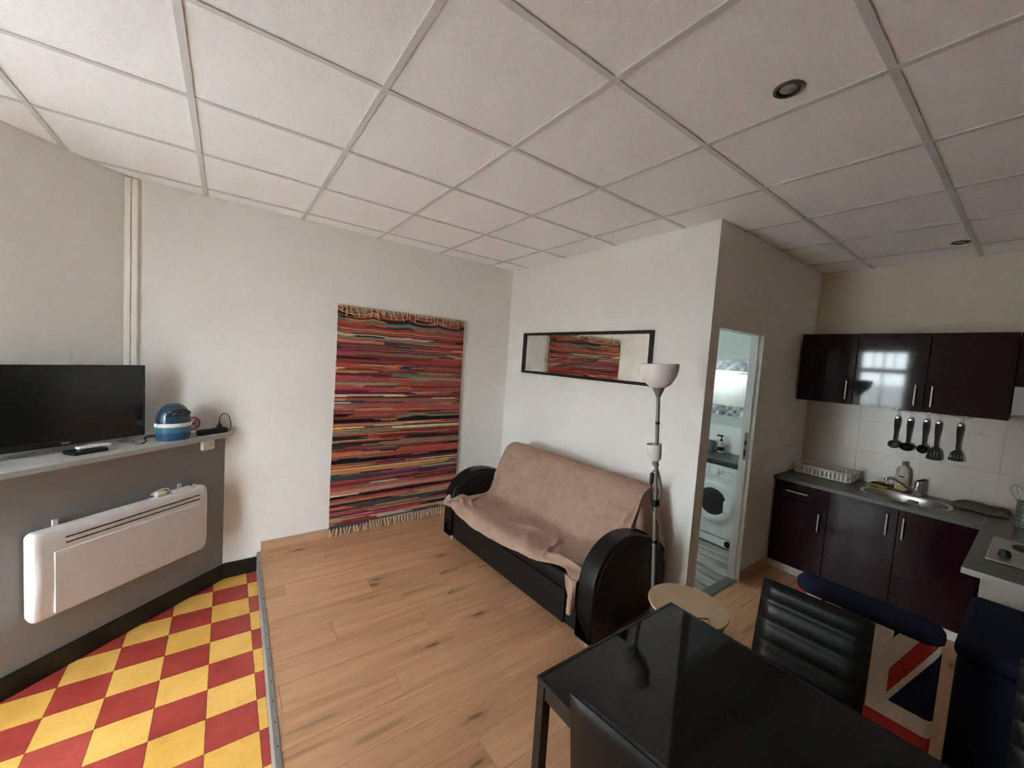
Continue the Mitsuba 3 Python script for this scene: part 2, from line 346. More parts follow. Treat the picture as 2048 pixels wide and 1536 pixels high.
# window: frame, bars, panes
wf = fresh("window_1"); tag(wf, "tall white framed window with a transom and small panes", kind="structure")
xw = WX - 0.10
fr = [bx(xw - 0.03, xw + 0.03, WY0, WY1, -0.13, -0.06), bx(xw - 0.03, xw + 0.03, WY0, WY1, 2.24, 2.30), bx(xw - 0.03, xw + 0.03, WY0, WY0 + 0.05, -0.13, 2.30), bx(xw - 0.03, xw + 0.03, WY1 - 0.05, WY1, -0.13, 2.30),
      bx(xw - 0.03, xw + 0.03, WY0, WY1, 1.86, 1.95), bx(xw - 0.03, xw + 0.03, WY0, WY1, 0.55, 0.62)]
part(wf, "frame", fr, M_WHITE)
ym = (WY0 + WY1) / 2
for (y0, y1, z0, z1) in ((ym - 0.012, ym + 0.012, -0.06, 2.24), (WY0 + 0.2, WY0 + 0.215, 1.95, 2.24), (WY1 - 0.215, WY1 - 0.2, 1.95, 2.24), (WY0, WY1, 1.235, 1.26)):
    part(wf, "glazing_bar", bx(xw - 0.015, xw + 0.015, y0, y1, z0, z1), M_WHITE)
for (y0, y1, z0, z1) in ((WY0 + 0.05, WY1 - 0.05, -0.06, 0.55), (WY0 + 0.05, ym, 0.62, 1.24), (ym, WY1 - 0.05, 0.62, 1.24), (WY0 + 0.05, ym, 1.25, 1.86), (ym, WY1 - 0.05, 1.25, 1.86), (WY0 + 0.05, WY1 - 0.05, 1.95, 2.24)):
    P = trimesh.Trimesh([(xw, y0, z0), (xw, y1, z0), (xw, y1, z1), (xw, y0, z1)], [(0, 1, 2), (0, 2, 3)], process=False)
    part(wf, "pane", P, "material_pane")

# ------------------------------------------------------------------ ceiling: lay-in panels in a bar grid
put("ceiling", prism(room.buffer(0.05), CEIL + 0.022, CEIL + 0.06), M_PANEL); tag("ceiling", "suspended ceiling of square white panels in a metal grid", kind="structure")
GX0, GY0, G = -0.137, 3.3726, 0.6
inner = room.buffer(-0.004)
for a in range(-3, 9):
    for b in range(-1, 12):
        x0, y1 = GX0 + a * G, GY0 - b * G
        cell = sbox(x0 + 0.006, y1 - G + 0.006, x0 + G - 0.006, y1 - 0.006).intersection(inner)
        for g in getattr(cell, "geoms", [cell]):
            if g.area < 0.002 or g.geom_type != "Polygon": continue
            part("ceiling", "panel", prism(g, CEIL + 0.006, CEIL + 0.020), M_PANEL)
for a in range(-3, 9):
    g = sbox(GX0 + a * G - 0.012, -3, GX0 + a * G + 0.012, 5).intersection(inner)
    for q in getattr(g, "geoms", [g]):
        if q.area > 0.001: part("ceiling", "grid_bar", prism(q, CEIL, CEIL + 0.0055), M_BAR)
for b in range(-1, 12):
    for a in range(-3, 9):
        x0, y = GX0 + a * G, GY0 - b * G
        q = sbox(x0 + 0.0125, y - 0.012, x0 + G - 0.0125, y + 0.012).intersection(inner)
        if q.geom_type == "Polygon" and q.area > 0.001: part("ceiling", "cross_bar", prism(q, CEIL + 0.001, CEIL + 0.0055), M_BAR)

# ------------------------------------------------------------------ wooden platform floor
def edge_x(y): return 0.160 + 0.0185 * y
deck = Polygon([(edge_x(3.53), 3.53 + 0.017), (2.572, 3.63), END2, (2.652, 1.322), (2.652, 1.352), (3.35, 1.352), (3.35, 1.322), COR3, COR4, (edge_x(BACK_Y), BACK_Y)])
put("floor", prism(deck.buffer(-0.001), LOW + 0.002, -0.0125), M_SUBFLOOR); tag("floor", "raised floor of oak look planks in the living and kitchen area", kind="structure")
W, PL = 0.18, 1.29
for r in range(-19, 21):
    y0 = 0.07 + W * r
    off = (r * 0.618034 - math.floor(r * 0.618034)) * PL
    for s in range(-2, 5):
        x0 = off + s * PL
        g = sbox(x0 + 0.0006, y0 + 0.0006, x0 + PL - 0.0006, y0 + W - 0.0006).intersection(deck)
        for q in getattr(g, "geoms", [g]):
            if q.geom_type == "Polygon" and q.area > 0.003: part("floor", "plank", prism(q, -0.012, 0.0), M_WOOD)
# metal nosing along the step
nose = fresh("trim_1"); tag(nose, "grey metal nosing with screws along the edge of the wooden step", kind="structure")
e0, e1 = np.array([edge_x(BACK_Y), BACK_Y]), np.array([edge_x(3.53), 3.53]); ev = (e1 - e0) / np.linalg.norm(e1 - e0); nv = np.array([-ev[1], ev[0]])
Ln = np.linalg.norm(e1 - e0)
Mn = frame((e0[0], e0[1], 0), (ev[0], ev[1], 0), (nv[0], nv[1], 0))
part(nose, "riser", tr(bx(0, Ln, 0.0005, 0.006, LOW + 0.001, -0.002), Mn), M_ALU)
part(nose, "cover_strip", tr(bx(0, Ln, -0.016, 0.0075, 0.0005, 0.0035, 0.001), Mn), M_ALU)
for k in range(36):
    s = Ln - 0.06 - k * 0.125
    if s < Ln: part(nose, "screw", tr(move(cyl(0.0035, 0.0034, 0.0046, n=10), s, -0.006, 0), Mn), M_DARK)

# ------------------------------------------------------------------ lower chequered tile floor
low = Polygon([(edge_x(3.53) - 0.007, 3.53), PB, PA, (WX, BACK_Y), (edge_x(BACK_Y) - 0.007, BACK_Y)])
put("floor_001", prism(room.buffer(0.11), LOW - 0.03, LOW - 0.0035), M_MORTAR); tag("floor_001", "lower floor of red and yellow chequered cement tiles", kind="structure")
TX0, TY0, TXS, TYS = 0.155, 3.374, 0.2035, 0.1952
rng = random.Random(5)
for i in range(-1, 9):
    for j in range(-1, 35):
        x1, y1 = TX0 - i * TXS, TY0 - j * TYS       # tile to the left of grid line i and in front of grid line j
        g = sbox(x1 - TXS + 0.0010, y1 - TYS + 0.0010, x1 - 0.0010, y1 - 0.0010).intersection(low)
        for q in getattr(g, "geoms", [g]):
            if q.geom_type != "Polygon" or q.area < 0.0006: continue
            red = (i + j) % 2 == 0
            part("floor_001", "tile", prism(q, LOW - 0.003, LOW + rng.uniform(-0.0006, 0.0006)), (rng.choice((M_RED, M_RED, M_RED2)) if red else rng.choice((M_YEL, M_YEL, M_YEL2))))

# baseboards
def base(name, p0, p1, z0, z1, thick, bsdf, label, side=-1):
    p0, p1 = np.array(p0, float), np.array(p1, float); L = np.linalg.norm(p1 - p0); e = (p1 - p0) / L; o = np.array([-e[1], e[0]]) * side
    m = bx(0, L, 0.0004, thick, z0, z1, 0.002)
    m.apply_transform(frame((p0[0], p0[1], 0), (e[0], e[1], 0), (o[0], o[1], 0), (0, 0, 1)))
    put(name, m, bsdf); tag(name, label, kind="structure")
def on_w1(x): return 3.521 + (x + 0.536) * 0.03507
base("baseboard_left", PA, PB, LOW + 0.001, -0.038, 0.018, M_BLACKBASE, "black painted baseboard below the grey half wall")
base("baseboard_corner", (0.006, on_w1(0.006)), (0.222, on_w1(0.222)), LOW + 0.001, -0.034, 0.016, M_BLACKBASE, "short black baseboard beside the wooden step")
base("baseboard_back", (0.246, on_w1(0.246)), (2.55, on_w1(2.55)), 0.001, 0.078, 0.012, M_WOODTRIM, "oak baseboard under the hanging rug")
base("baseboard_mirror", (2.571, 3.60), (2.5442, 1.336), 0.001, 0.078, 0.012, M_WOODTRIM, "oak baseboard behind the sofa", side=-1)
base("baseboard_doorway", (3.372, 1.3215), (3.84, 1.3205), 0.001, 0.075, 0.012, M_WOODTRIM, "oak baseboard between the doorway and the kitchen")

# door frame
df = fresh("door_1"); tag(df, "white frame of the open washroom doorway", kind="structure")
part(df, "jamb", [bx(3.330, 3.352, 1.312, 1.400, 0.0, 1.972, 0.002), bx(3.322, 3.332, 1.345, 1.40, 0.0, 1.965)], M_WHITE)
part(df, "jamb", bx(2.650, 2.660, 1.3225, 1.400, 0.0, 1.972, 0.001), M_WALL2, label="painted jamb on the mirror wall side")
part(df, "head", bx(2.66, 3.33, 1.3225, 1.400, 1.958, 1.972, 0.001), M_WHITE)
lk = part(df, "strike_plate", bx(3.3195, 3.322, 1.352, 1.372, 0.98, 1.20), M_ALU)
part(df, "latch_hole", bx(3.3185, 3.3197, 1.354, 1.369, 1.10, 1.135), M_DARK)
part(df, "latch_hole", bx(3.3185, 3.3197, 1.354, 1.369, 1.01, 1.065), M_DARK)
part(df, "threshold", bx(2.66, 3.33, 1.322, 1.400, 0.0005, 0.006, 0.002), M_THRESH, label="dark grey threshold strip")

# vertical trunking in the corner
for k, x0 in enumerate((-0.534, -0.501)):
    one("cable_trunking", bx(x0, x0 + 0.030, on_w1(x0) - 0.024, on_w1(x0) - 0.0005, 0.984, 2.624, 0.004), M_TRUNK,
        ("left one of the two cream cable ducts rising in the corner behind the television", "right one of the two cream cable ducts rising in the corner behind the television")[k], "cable duct", "cream cable ducts in the corner", smooth=25)

# ------------------------------------------------------------------ sofa
SO = np.array([1.700, 1.400, 0.0]); SL = np.array([-0.045, 0.999, 0.0]); SD = np.array([0.999, 0.045, 0.0])
MS = frame(SO, SL, SD, (0, 0, 1))                 # local: u along the length, d to the back, z up (left handed: cleaned up below)
def sof(mesh):
    m = mesh.copy(); v = np.asarray(m.vertices)
    m.vertices = SO + v[:, :1] * SL + v[:, 1:2] * SD + v[:, 2:] * np.array([0, 0, 1.0])
    m.invert(); return m
SLEN = 1.72
sofa = thing("sofa", "low black leather sofa with rounded arms under a taupe throw", "sofa")
def arm_curve(n=16):
    pts = [(0.0, 0.05), (0.0, 0.36)]
    for t in np.linspace(0, np.pi / 2, n)[1:]:
        pts.append((0.30 * (1 - math.cos(t)), 0.36 + 0.262 * math.sin(t)))
    pts += [(0.36, 0.618), (0.44, 0.604), (0.53, 0.574), (0.61, 0.53), (0.68, 0.475), (0.735, 0.40), (0.765, 0.31), (0.77, 0.05)]
    return pts
def arm_mesh(u0, u1):
    """rounded slab: the arch outline shrunk towards its two faces"""
    g = Polygon(arm_curve()); r = 0.016; layers = []
    for t in (0, 22.5, 45, 67.5, 90):
        layers.append((r * (1 - math.sin(math.radians(t))), r * (1 - math.cos(math.radians(t)))))
    prof = [(ins, u0 + d) for ins, d in layers][::1]
    prof = [(r * (1 - math.sin(a)), u0 + r * (1 - math.cos(a))) for a in np.linspace(0, np.pi / 2, 5)] + [(r * (1 - math.sin(a)), u1 - r * (1 - math.cos(a))) for a in np.linspace(np.pi / 2, 0, 5)]
    cen = np.array([0.37, 0.30]); P = np.array(arm_curve()); d0 = P - cen
    rad = np.linalg.norm(d0, axis=1, keepdims=True)
    V, n = [], len(P)
    for ins, u in prof:
        q = cen + d0 * (1 - ins / rad)
        V.append(np.c_[np.full(n, u), q])
    V = np.vstack(V + [[[u0, *cen]], [[u1, *cen]]]); L = len(prof); F = []
    for a in range(L - 1):
        for k in range(n):
            k2 = (k + 1) % n
            F += [(a * n + k, a * n + k2, (a + 1) * n + k2), (a * n + k, (a + 1) * n + k2, (a + 1) * n + k)]
    c0, c1 = L * n, L * n + 1
    for k in range(n):
        k2 = (k + 1) % n
        F += [(c0, k2, k), (c1, (L - 1) * n + k, (L - 1) * n + k2)]
    m = trimesh.Trimesh(V, F, process=False)
    if m.volume < 0: m.invert()
    return m
for (u0, u1, out) in ((0.0, 0.125, -1), (SLEN - 0.125, SLEN, 1)):
    a = part(sofa, "arm", sof(arm_mesh(u0, u1)), M_LEATHER, smooth=40)
    for (uu, ins) in ((u0 - 0.001, 0.028), (u1 + 0.001, 0.028)):
        q = Polygon(arm_curve(24)).buffer(-ins).exterior.coords
        c = [(uu, x, z) for x, z in q if z > 0.09]
        q = [(x, z) for x, z in q]
        # the arch only: from the front foot over the top to the back foot
        k0 = min(range(len(q)), key=lambda k: (q[k][1] > 0.1, q[k][0] + q[k][1]))
        q = q[k0:-1] + q[:k0]
        line = [(uu, x, z) for x, z in q if z > 0.085]
        if line[0][1] > line[-1][1]: line = line[::-1]
        part(a, "stitched_seam", sof(tube(line, 0.0022, 5)), M_STITCH, smooth=True)
part(sofa, "base", sof(rbox(0.127, SLEN - 0.127, 0.020, 0.745, 0.05, 0.29, 0.012)), M_LEATHER, smooth=40)
part(sofa, "front_panel", sof(rbox(0.22, SLEN - 0.20, 0.006, 0.03, 0.055, 0.262, 0.008)), M_LEATHER, smooth=40)
cu = part(sofa, "seat_cushion", sof(rbox(0.128, SLEN - 0.128, 0.000, 0.60, 0.268, 0.365, 0.040)), M_LEATHER, smooth=40)
part(cu, "stitched_seam", sof(tube([(u, 0.0035, 0.318 + 0.002 * math.sin(u * 9)) for u in np.linspace(0.15, SLEN - 0.15, 40)], 0.0022, 5)), M_STITCH, smooth=True)
back_prof = [(0.40, 0.28), (0.425, 0.42), (0.545, 0.735), (0.56, 0.775), (0.59, 0.81), (0.63, 0.826), (0.68, 0.824), (0.72, 0.80), (0.742, 0.76), (0.748, 0.28)]
bk = profile(back_prof, SLEN - 0.256, frame((0.128, 0, 0), (0, 1, 0), (0, 0, 1), (1, 0, 0)))
part(sofa, "backrest", sof(bk), M_LEATHER, smooth=35)
for u in (0.06, SLEN - 0.07):
    for d in (0.06, 0.70):
        part(sofa, "foot", sof(cyl(0.022, 0.0, 0.052, u, d, 14)), M_ALU, smooth=30, label="short metal foot")

# the throw over it
def chaikin(p, n=3):
    p = np.asarray(p, float)
    for _ in range(n):
        q = np.empty((2 * len(p) - 2, p.shape[1])); q[0::2] = 0.75 * p[:-1] + 0.25 * p[1:]; q[1::2] = 0.25 * p[:-1] + 0.75 * p[1:]
        p = np.vstack([p[:1], q, p[-1:]])
    return p
path = chaikin([(0.766, 0.44), (0.764, 0.70), (0.757, 0.79), (0.72, 0.835), (0.66, 0.848), (0.60, 0.838), (0.555, 0.80), (0.48, 0.60), (0.435, 0.46), (0.40, 0.392), (0.32, 0.378), (0.10, 0.381), (0.035, 0.380), (-0.002, 0.365), (-0.014, 0.33), (-0.018, 0.22), (-0.020, 0.10)])
plen = np.r_[0, np.cumsum(np.linalg.norm(np.diff(path, axis=0), axis=1))]
def on_path(s):
    d = np.interp(s, plen, path[:, 0]); z = np.interp(s, plen, path[:, 1])
    d2 = np.interp(s + 0.012, plen, path[:, 0]); z2 = np.interp(s + 0.012, plen, path[:, 1]); d1 = np.interp(s - 0.012, plen, path[:, 0]); z1 = np.interp(s - 0.012, plen, path[:, 1])
    t = np.stack([d2 - d1, z2 - z1], -1); t /= np.linalg.norm(t, axis=-1, keepdims=True) + 1e-9
    return d, z, t[..., 1] * -1, t[..., 0] * 1.0
S_TOP = plen[np.argmax(path[:, 1])]
S_CREASE = np.interp(-0.40, -path[:, 0][np.argmax(path[:, 1]):], plen[np.argmax(path[:, 1]):])
S_FRONT = np.interp(-0.0, -path[:, 0][np.argmax(path[:, 1]):], plen[np.argmax(path[:, 1]):])
NU, NV = 260, 190
uu = np.linspace(0, 1, NU)[:, None]; vv = np.linspace(0, 1, NV)[None, :]
u_front = np.array([0.135, 0.17, 0.25, 0.35, 0.48, 0.62, 0.80, 1.00, 1.25, 1.45, 1.585, 1.60])
over = np.array([0.030, 0.012, -0.030, -0.012, 0.022, 0.036, 0.060, 0.078, 0.088, 0.070, 0.035, 0.03])
u_lin = 0.112 + uu * (1.602 - 0.112)
s1 = S_FRONT + np.interp(u_lin, u_front, over) + 0.010 * (meshkit.fbm(np.concatenate([u_lin * 9, u_lin * 0, u_lin * 0], 1), 3) - 0.5)[:, None]
s0 = 0.05 + 0.02 * np.sin(u_lin * 7)
s = s0 + (s1 - s0) * vv
u = np.broadcast_to(u_lin, s.shape).copy()
on_seat = np.clip((s - S_CREASE + 0.05) / 0.12, 0, 1); on_back = 1 - on_seat
# edges of the cloth: on the back it stops short of the left arm and reaches past the right end; the left edge slants inwards towards the top
tl = np.clip((u_lin - 0.80) / 0.80, 0, 1); hgt = np.clip((S_CREASE - s) / (S_CREASE - S_TOP), 0, 1)
u -= 0.035 * tl ** 2 * hgt * on_back
u -= 0.030 * (1 - np.clip((u_lin - 0.112) / 0.6, 0, 1)) * on_back * np.clip(hgt, 0, 1) * 1.0
u = np.where(on_seat > 0, np.maximum(u, 0.128 + 0.0 * u), u)
d, z, nd, nz = on_path(s)
P3 = np.stack([u * 6, s * 6, 0 * u], -1)
wr = 0.013 * (meshkit.fbm(P3, 4, seed=3) - 0.45)
# long soft folds fanning from the crease over the seat and up the back
fan = np.sin(u * 17 + 5.5 * s + 3.0 * meshkit.noise(P3 * 0.5, seed=8)) * 0.5 + 0.5
wr += 0.016 * fan ** 3 * np.exp(-((s - S_CREASE) / 0.26) ** 2)
diag = np.sin((u * 0.75 + s * 0.9) * 26 + 4 * meshkit.noise(P3 * 0.6, seed=4))
wr += 0.008 * np.clip(diag, 0, 1) ** 2 * on_seat * np.clip((1.1 - u) / 0.5, 0, 1)
diag2 = np.sin((u * 1.1 - s * 0.55) * 24 + 4 * meshkit.noise(P3 * 0.7, seed=14))
wr += 0.0075 * np.clip(diag2, 0, 1) ** 2 * on_back * np.clip((u - 0.7) / 0.5, 0, 1)
# rucked ridges by the right arm and the pinch in the middle of the front
for (uc, sc, au, as_, hgt_, ang) in ((0.27, S_FRONT - 0.075, 0.15, 0.018, 0.026, 0.10), (0.24, S_FRONT - 0.125, 0.12, 0.018, 0.018, 0.25), (0.46, S_FRONT - 0.09, 0.014, 0.085, 0.022, 0.25), (0.50, S_FRONT - 0.20, 0.016, 0.06, 0.012, 0.6),
                               (1.52, S_FRONT - 0.06, 0.07, 0.016, 0.020, -0.3), (1.46, S_FRONT - 0.11, 0.08, 0.014, 0.014, -0.35), (1.30, S_FRONT - 0.10, 0.012, 0.07, 0.010, 0.3), (0.82, S_FRONT - 0.21, 0.20, 0.022, 0.009, 0.35),
                               (1.18, S_CREASE - 0.03, 0.06, 0.02, 0.010, 0.5), (1.50, S_CREASE - 0.05, 0.018, 0.14, 0.020, 0.18), (1.55, S_CREASE - 0.10, 0.012, 0.18, 0.016, 0.10), (0.17, S_CREASE - 0.16, 0.014, 0.20, 0.020, -0.25), (0.21, S_CREASE - 0.12, 0.012, 0.17, 0.015, -0.35)):
    ca, sa = math.cos(ang), math.sin(ang)
    a = (u - uc) * ca + (s - sc) * sa; b = -(u - uc) * sa + (s - sc) * ca
    wr += 1.3 * hgt_ * np.exp(-(a / au) ** 2 - (b / as_) ** 2)
hem = np.minimum(np.minimum(vv, 1 - vv) * 12, 1) * np.minimum(np.minimum(uu, 1 - uu) * 16, 1)
off = 0.006 + np.maximum(wr, -0.003)
d = d + nd * off * np.sign(1); z = z + nz * off
# make sure the offset goes outwards
P = np.stack([u, d, z], -1)
if True:
    mid = on_path(np.array([S_TOP]))
    if mid[3][0] < 0: P = np.stack([u, d - 2 * nd * off, z - 2 * nz * off], -1)
throw_m = sheet(P[:, ::-1], 0.006)
# the corner that hangs down behind the right arm, and the left over front bunch
def hang(points_top, points_bot, waves, amp, thick=0.006, n=60, m=34, seed=0):
    A = spline(points_top, 12); B = spline(points_bot, 12)
    ta = np.linspace(0, 1, n); A = np.stack([np.interp(ta, np.linspace(0, 1, len(A)), A[:, k]) for k in range(3)], 1); B = np.stack([np.interp(ta, np.linspace(0, 1, len(B)), B[:, k]) for k in range(3)], 1)
    t = np.linspace(0, 1, m)[None, :, None]
    G = A[:, None] * (1 - t) + B[:, None] * t
    tang = np.gradient(A, axis=0); down = B - A; N = np.cross(tang, down); N /= np.linalg.norm(N, axis=1, keepdims=True) + 1e-9
    w = amp * np.sin(ta * 2 * np.pi * waves + seed)[:, None] * np.clip(np.linspace(0, 1, m) * 1.6, 0, 1)[None]
    w = w + amp * 0.5 * (meshkit.fbm(np.stack(np.broadcast_arrays(ta[:, None] * 9, np.linspace(0, 3, m)[None], np.full((n, m), float(seed))), -1), 3) - 0.5)
    return sheet(G + N[:, None] * w[..., None], thick)
corner = hang([(0.122, 0.44, 0.50), (0.118, 0.50, 0.655), (0.105, 0.555, 0.79), (0.100, 0.63, 0.846), (0.100, 0.72, 0.84), (0.105, 0.762, 0.74)],
              [(0.110, 0.45, 0.600), (0.088, 0.50, 0.592), (0.062, 0.56, 0.572), (0.034, 0.64, 0.520), (0.008, 0.735, 0.425), (0.025, 0.798, 0.335)], 2.6, 0.016, seed=2)
drop = hang([(0.128, -0.004, 0.37), (0.145, -0.016, 0.375), (0.165, -0.012, 0.372), (0.19, -0.006, 0.374), (0.22, -0.002, 0.376)],
            [(0.122, -0.020, 0.20), (0.135, -0.036, 0.175), (0.155, -0.032, 0.19), (0.165, -0.022, 0.235), (0.20, -0.012, 0.335)], 1.6, 0.010, seed=1)
bunch = hang([(1.56, 0.10, 0.392), (1.60, 0.06, 0.41), (1.635, 0.02, 0.415), (1.665, -0.005, 0.405)],
             [(1.55, -0.004, 0.335), (1.60, -0.030, 0.325), (1.66, -0.034, 0.325), (1.70, -0.024, 0.345)], 1.7, 0.014, seed=4)
bunch2 = hang([(1.50, 0.22, 0.392), (1.56, 0.14, 0.40), (1.61, 0.09, 0.418), (1.655, 0.03, 0.412)],
              [(1.46, 0.10, 0.392), (1.53, 0.03, 0.392), (1.60, -0.018, 0.365), (1.65, -0.030, 0.345)], 1.2, 0.010, seed=6)
throw = thing("throw_blanket", "taupe fleece throw draped over the seat and back of the black sofa", "blanket")
part(throw, "cover", sof(throw_m), M_FLEECE, smooth=True)
part(throw, "hanging_corner", sof(corner), M_FLEECE, smooth=True)
part(throw, "hanging_fold", sof(drop), M_FLEECE, smooth=True)
part(throw, "bunched_corner", [sof(bunch), sof(bunch2)], M_FLEECE, smooth=True)

# ------------------------------------------------------------------ striped rag rug hung on the long wall
e = np.array([0.99939, 0.03505, 0.0]); nrm = np.array([0.03505, -0.99939, 0.0])
RO = np.array([0.742, on_w1(0.742), 0.0])
MR = frame(RO, e, (0, 0, 1), nrm)                   # local x along the wall, y up, z into the room
RW, RT, RB = 1.235, 2.005, 0.062
rows = 168; per = 5; segs = 200
rng = np.random.default_rng(11)
pal = np.array([(0.36, 0.042, 0.034), (0.22, 0.036, 0.032), (0.40, 0.075, 0.045), (0.52, 0.145, 0.045), (0.44, 0.060, 0.070), (0.50, 0.190, 0.150), (0.150, 0.034, 0.030), (0.030, 0.022, 0.018), (0.012, 0.012, 0.012),
                (0.24, 0.165, 0.100), (0.34, 0.250, 0.150), (0.42, 0.350, 0.250), (0.130, 0.115, 0.080), (0.030, 0.052, 0.090), (0.035, 0.085, 0.062), (0.140, 0.185, 0.115), (0.62, 0.490, 0.240), (0.56, 0.450, 0.370), (0.36, 0.028, 0.085), (0.48, 0.220, 0.045), (0.120, 0.022, 0.045), (0.29, 0.095, 0.070)])
wts = np.array([11, 12, 9, 6, 4, 6, 10, 9, 6, 7, 5, 4, 6, 3, 2, 4, 3, 3, 3, 3, 4, 9], float); wts /= wts.sum()
xs = np.linspace(0, RW, segs + 1)
pal = pal * np.array([1.16, 1.2, 1.2]); pal = 0.90 * pal + 0.10 * pal.mean(1, keepdims=True)
colr = np.zeros((rows, segs + 1, 3))
cur = pal[rng.choice(len(pal), p=wts)]
r = 0
while r < rows:
    h = rng.choice([1, 1, 1, 1, 2, 2, 3])
    stops = np.sort(rng.uniform(0, RW, rng.choice([0, 1, 1, 2, 2, 3])))
    cols = [pal[rng.choice(len(pal), p=wts)] for _ in range(len(stops) + 1)]
    for q in range(r, min(rows, r + h)):
        st = stops + rng.uniform(-0.05, 0.05, len(stops))
        idx = np.searchsorted(np.sort(st), xs)
        colr[q] = np.array(cols)[np.clip(idx, 0, len(cols) - 1)]
        colr[q] *= (0.84 + 0.30 * meshkit.noise(np.stack([xs * 22, np.full_like(xs, q * 3.1), 0 * xs], -1), seed=2))[:, None]
        if rng.random() < 0.55:      # a short fleck of another rag
            a = rng.uniform(0, RW * 0.8); b = a + rng.uniform(0.12, 0.5); colr[q][(xs > a) & (xs < b)] = pal[rng.choice(len(pal), p=wts)]
    r += h
nails = np.array([0.0, 0.30, 0.63, 0.94, 1.235])
sagx = np.array([np.min([abs(0) if False else 0 for _ in nails]) for _ in xs]) * 0
k = np.clip(np.searchsorted(nails, xs, side="right") - 1, 0, len(nails) - 2)
tt = (xs - nails[k]) / (nails[k + 1] - nails[k]); dip = 4 * tt * (1 - tt)
V, C, F = [], [], []
prof_a = np.linspace(0, np.pi, per)
yrow = RT - (np.arange(rows) + 0.5) * (RT - RB) / rows; hh = (RT - RB) / rows
for q in range(rows):
    fall = math.exp(-q / 11.0)
    lw = 0.004 * (meshkit.noise(np.stack([xs * 3, np.full_like(xs, q * 0.35), 0 * xs + 5], -1), seed=7) - 0.5)
    y = yrow[q] - 0.040 * fall * dip * (1 if q > 0 else 0.6) + lw
    wob = 0.0045 * (rng.random() - 0.5)
    for a in prof_a:
        zc = 0.010 + 0.006 * math.sin(a) + 0.010 * fall * dip + 0.012 * meshkit.noise(np.stack([xs * 2.0, np.full_like(xs, yrow[q] * 1.6), 0 * xs], -1), seed=9) + 0.0016 * meshkit.noise(np.stack([xs * 60, np.full_like(xs, q * 7.0), 0 * xs], -1), seed=4)
        V.append(np.stack([xs + wob * np.where(xs < 0.5, 1, -1) + 0.010 * math.sin(yrow[q] * 3.0) * (xs / RW - 0.5), y + 0.5 * hh * math.cos(a) * 1.02, zc], -1)); C.append(colr[q] * (0.80 + 0.2 * math.sin(a) if False else 1.0))
n = segs + 1
V = np.vstack(V); C = np.vstack(C)
for q in range(rows):
    for a in range(per - 1):
        b0 = (q * per + a) * n; b1 = b0 + n; i = np.arange(segs)
        F.append(np.stack([b0 + i, b1 + i, b1 + i + 1], 1)); F.append(np.stack([b0 + i, b1 + i + 1, b0 + i + 1], 1))
rug = thing("rag_rug", "multicoloured striped rag rug hung flat on the long cream wall", "rug")
part(rug, "weave", tr(trimesh.Trimesh(V, np.vstack(F), process=False), MR), "material_rag", color=np.clip(C, 0, 1), smooth=True)
hb = bx(0.004, RW - 0.004, RT - 0.010, RT + 0.010, 0.001, 0.020, 0.003)
part(rug, "backing", tr(bx(0.008, RW - 0.008, RB + 0.02, RT - 0.004, 0.0005, 0.008), MR), M_TASSEL)
part(rug, "hanging_lath", tr(hb, MR), M_TASSEL, label="cotton covered lath along its top")
rr = random.Random(3)
for kk in range(44):                                   # knotted warp ends at the bottom
    x = 0.010 + kk * (RW - 0.02) / 43 + rr.uniform(-0.004, 0.004)
    dx, l = rr.uniform(-0.02, 0.012), rr.uniform(0.045, 0.062)
    part(rug, "tassel", tr(tube(spline([(x, RB + 0.012, 0.022), (x + 0.2 * dx, RB - 0.015, 0.026), (x + dx, RB - l + 0.008, 0.03 + 0.006 * rr.random()), (x + 1.3 * dx, RB - l, 0.042)], 3), [0.0050, 0.0060, 0.0056, 0.0052, 0.0050, 0.0048, 0.0046, 0.0044, 0.004, 0.003], 6), MR), M_TASSEL, smooth=True)
for kk in range(30):                                   # the same at the top, flopped over the first stripes
    x = 0.03 + kk * (RW - 0.05) / 29 + rr.uniform(-0.012, 0.012)
    dx, l = rr.uniform(-0.016, 0.024), rr.uniform(0.04, 0.085)
    part(rug, "tassel", tr(tube(spline([(x, RT + 0.004, 0.022), (x + 0.3 * dx, RT - 0.3 * l, 0.042), (x + dx, RT - 0.8 * l, 0.042), (x + dx * rr.uniform(0.6, 1.5), RT - l, 0.040)], 3), [0.0038, 0.0050, 0.0050, 0.0048, 0.0046, 0.0045, 0.0044, 0.0042, 0.004, 0.003], 6), MR), M_TASSEL, smooth=True)

# ------------------------------------------------------------------ mirror
me_ = np.array([(END2[0] - B_W1[0]), (END2[1] - B_W1[1]), 0]); me_ /= np.linalg.norm(me_)
mn = np.array([me_[1], -me_[0], 0.0])                 # into the room
MO = np.array([2.5682, 3.312, 0.0])
MM = frame(MO, me_, (0, 0, 1), mn)
mir = thing("long_mirror", "long horizontal mirror in a thin black frame above the sofa", "mirror")
ML, MZ0, MZ1, MD = 1.575, 1.520, 1.935, 0.030
part(mir, "glass", tr(bx(0.022, ML - 0.022, MZ0 + 0.022, MZ1 - 0.022, 0.004, 0.012), MM), M_MIRROR)
for (a, b, c, d_) in ((0, ML, MZ0, MZ0 + 0.024), (0, ML, MZ1 - 0.024, MZ1), (0, 0.024, MZ0 + 0.024, MZ1 - 0.024), (ML - 0.024, ML, MZ0 + 0.024, MZ1 - 0.024)):
    part(mir, "frame_rail", tr(bx(a, b, c, d_, 0.0015, MD, 0.001), MM), M_BLACKFRAME)

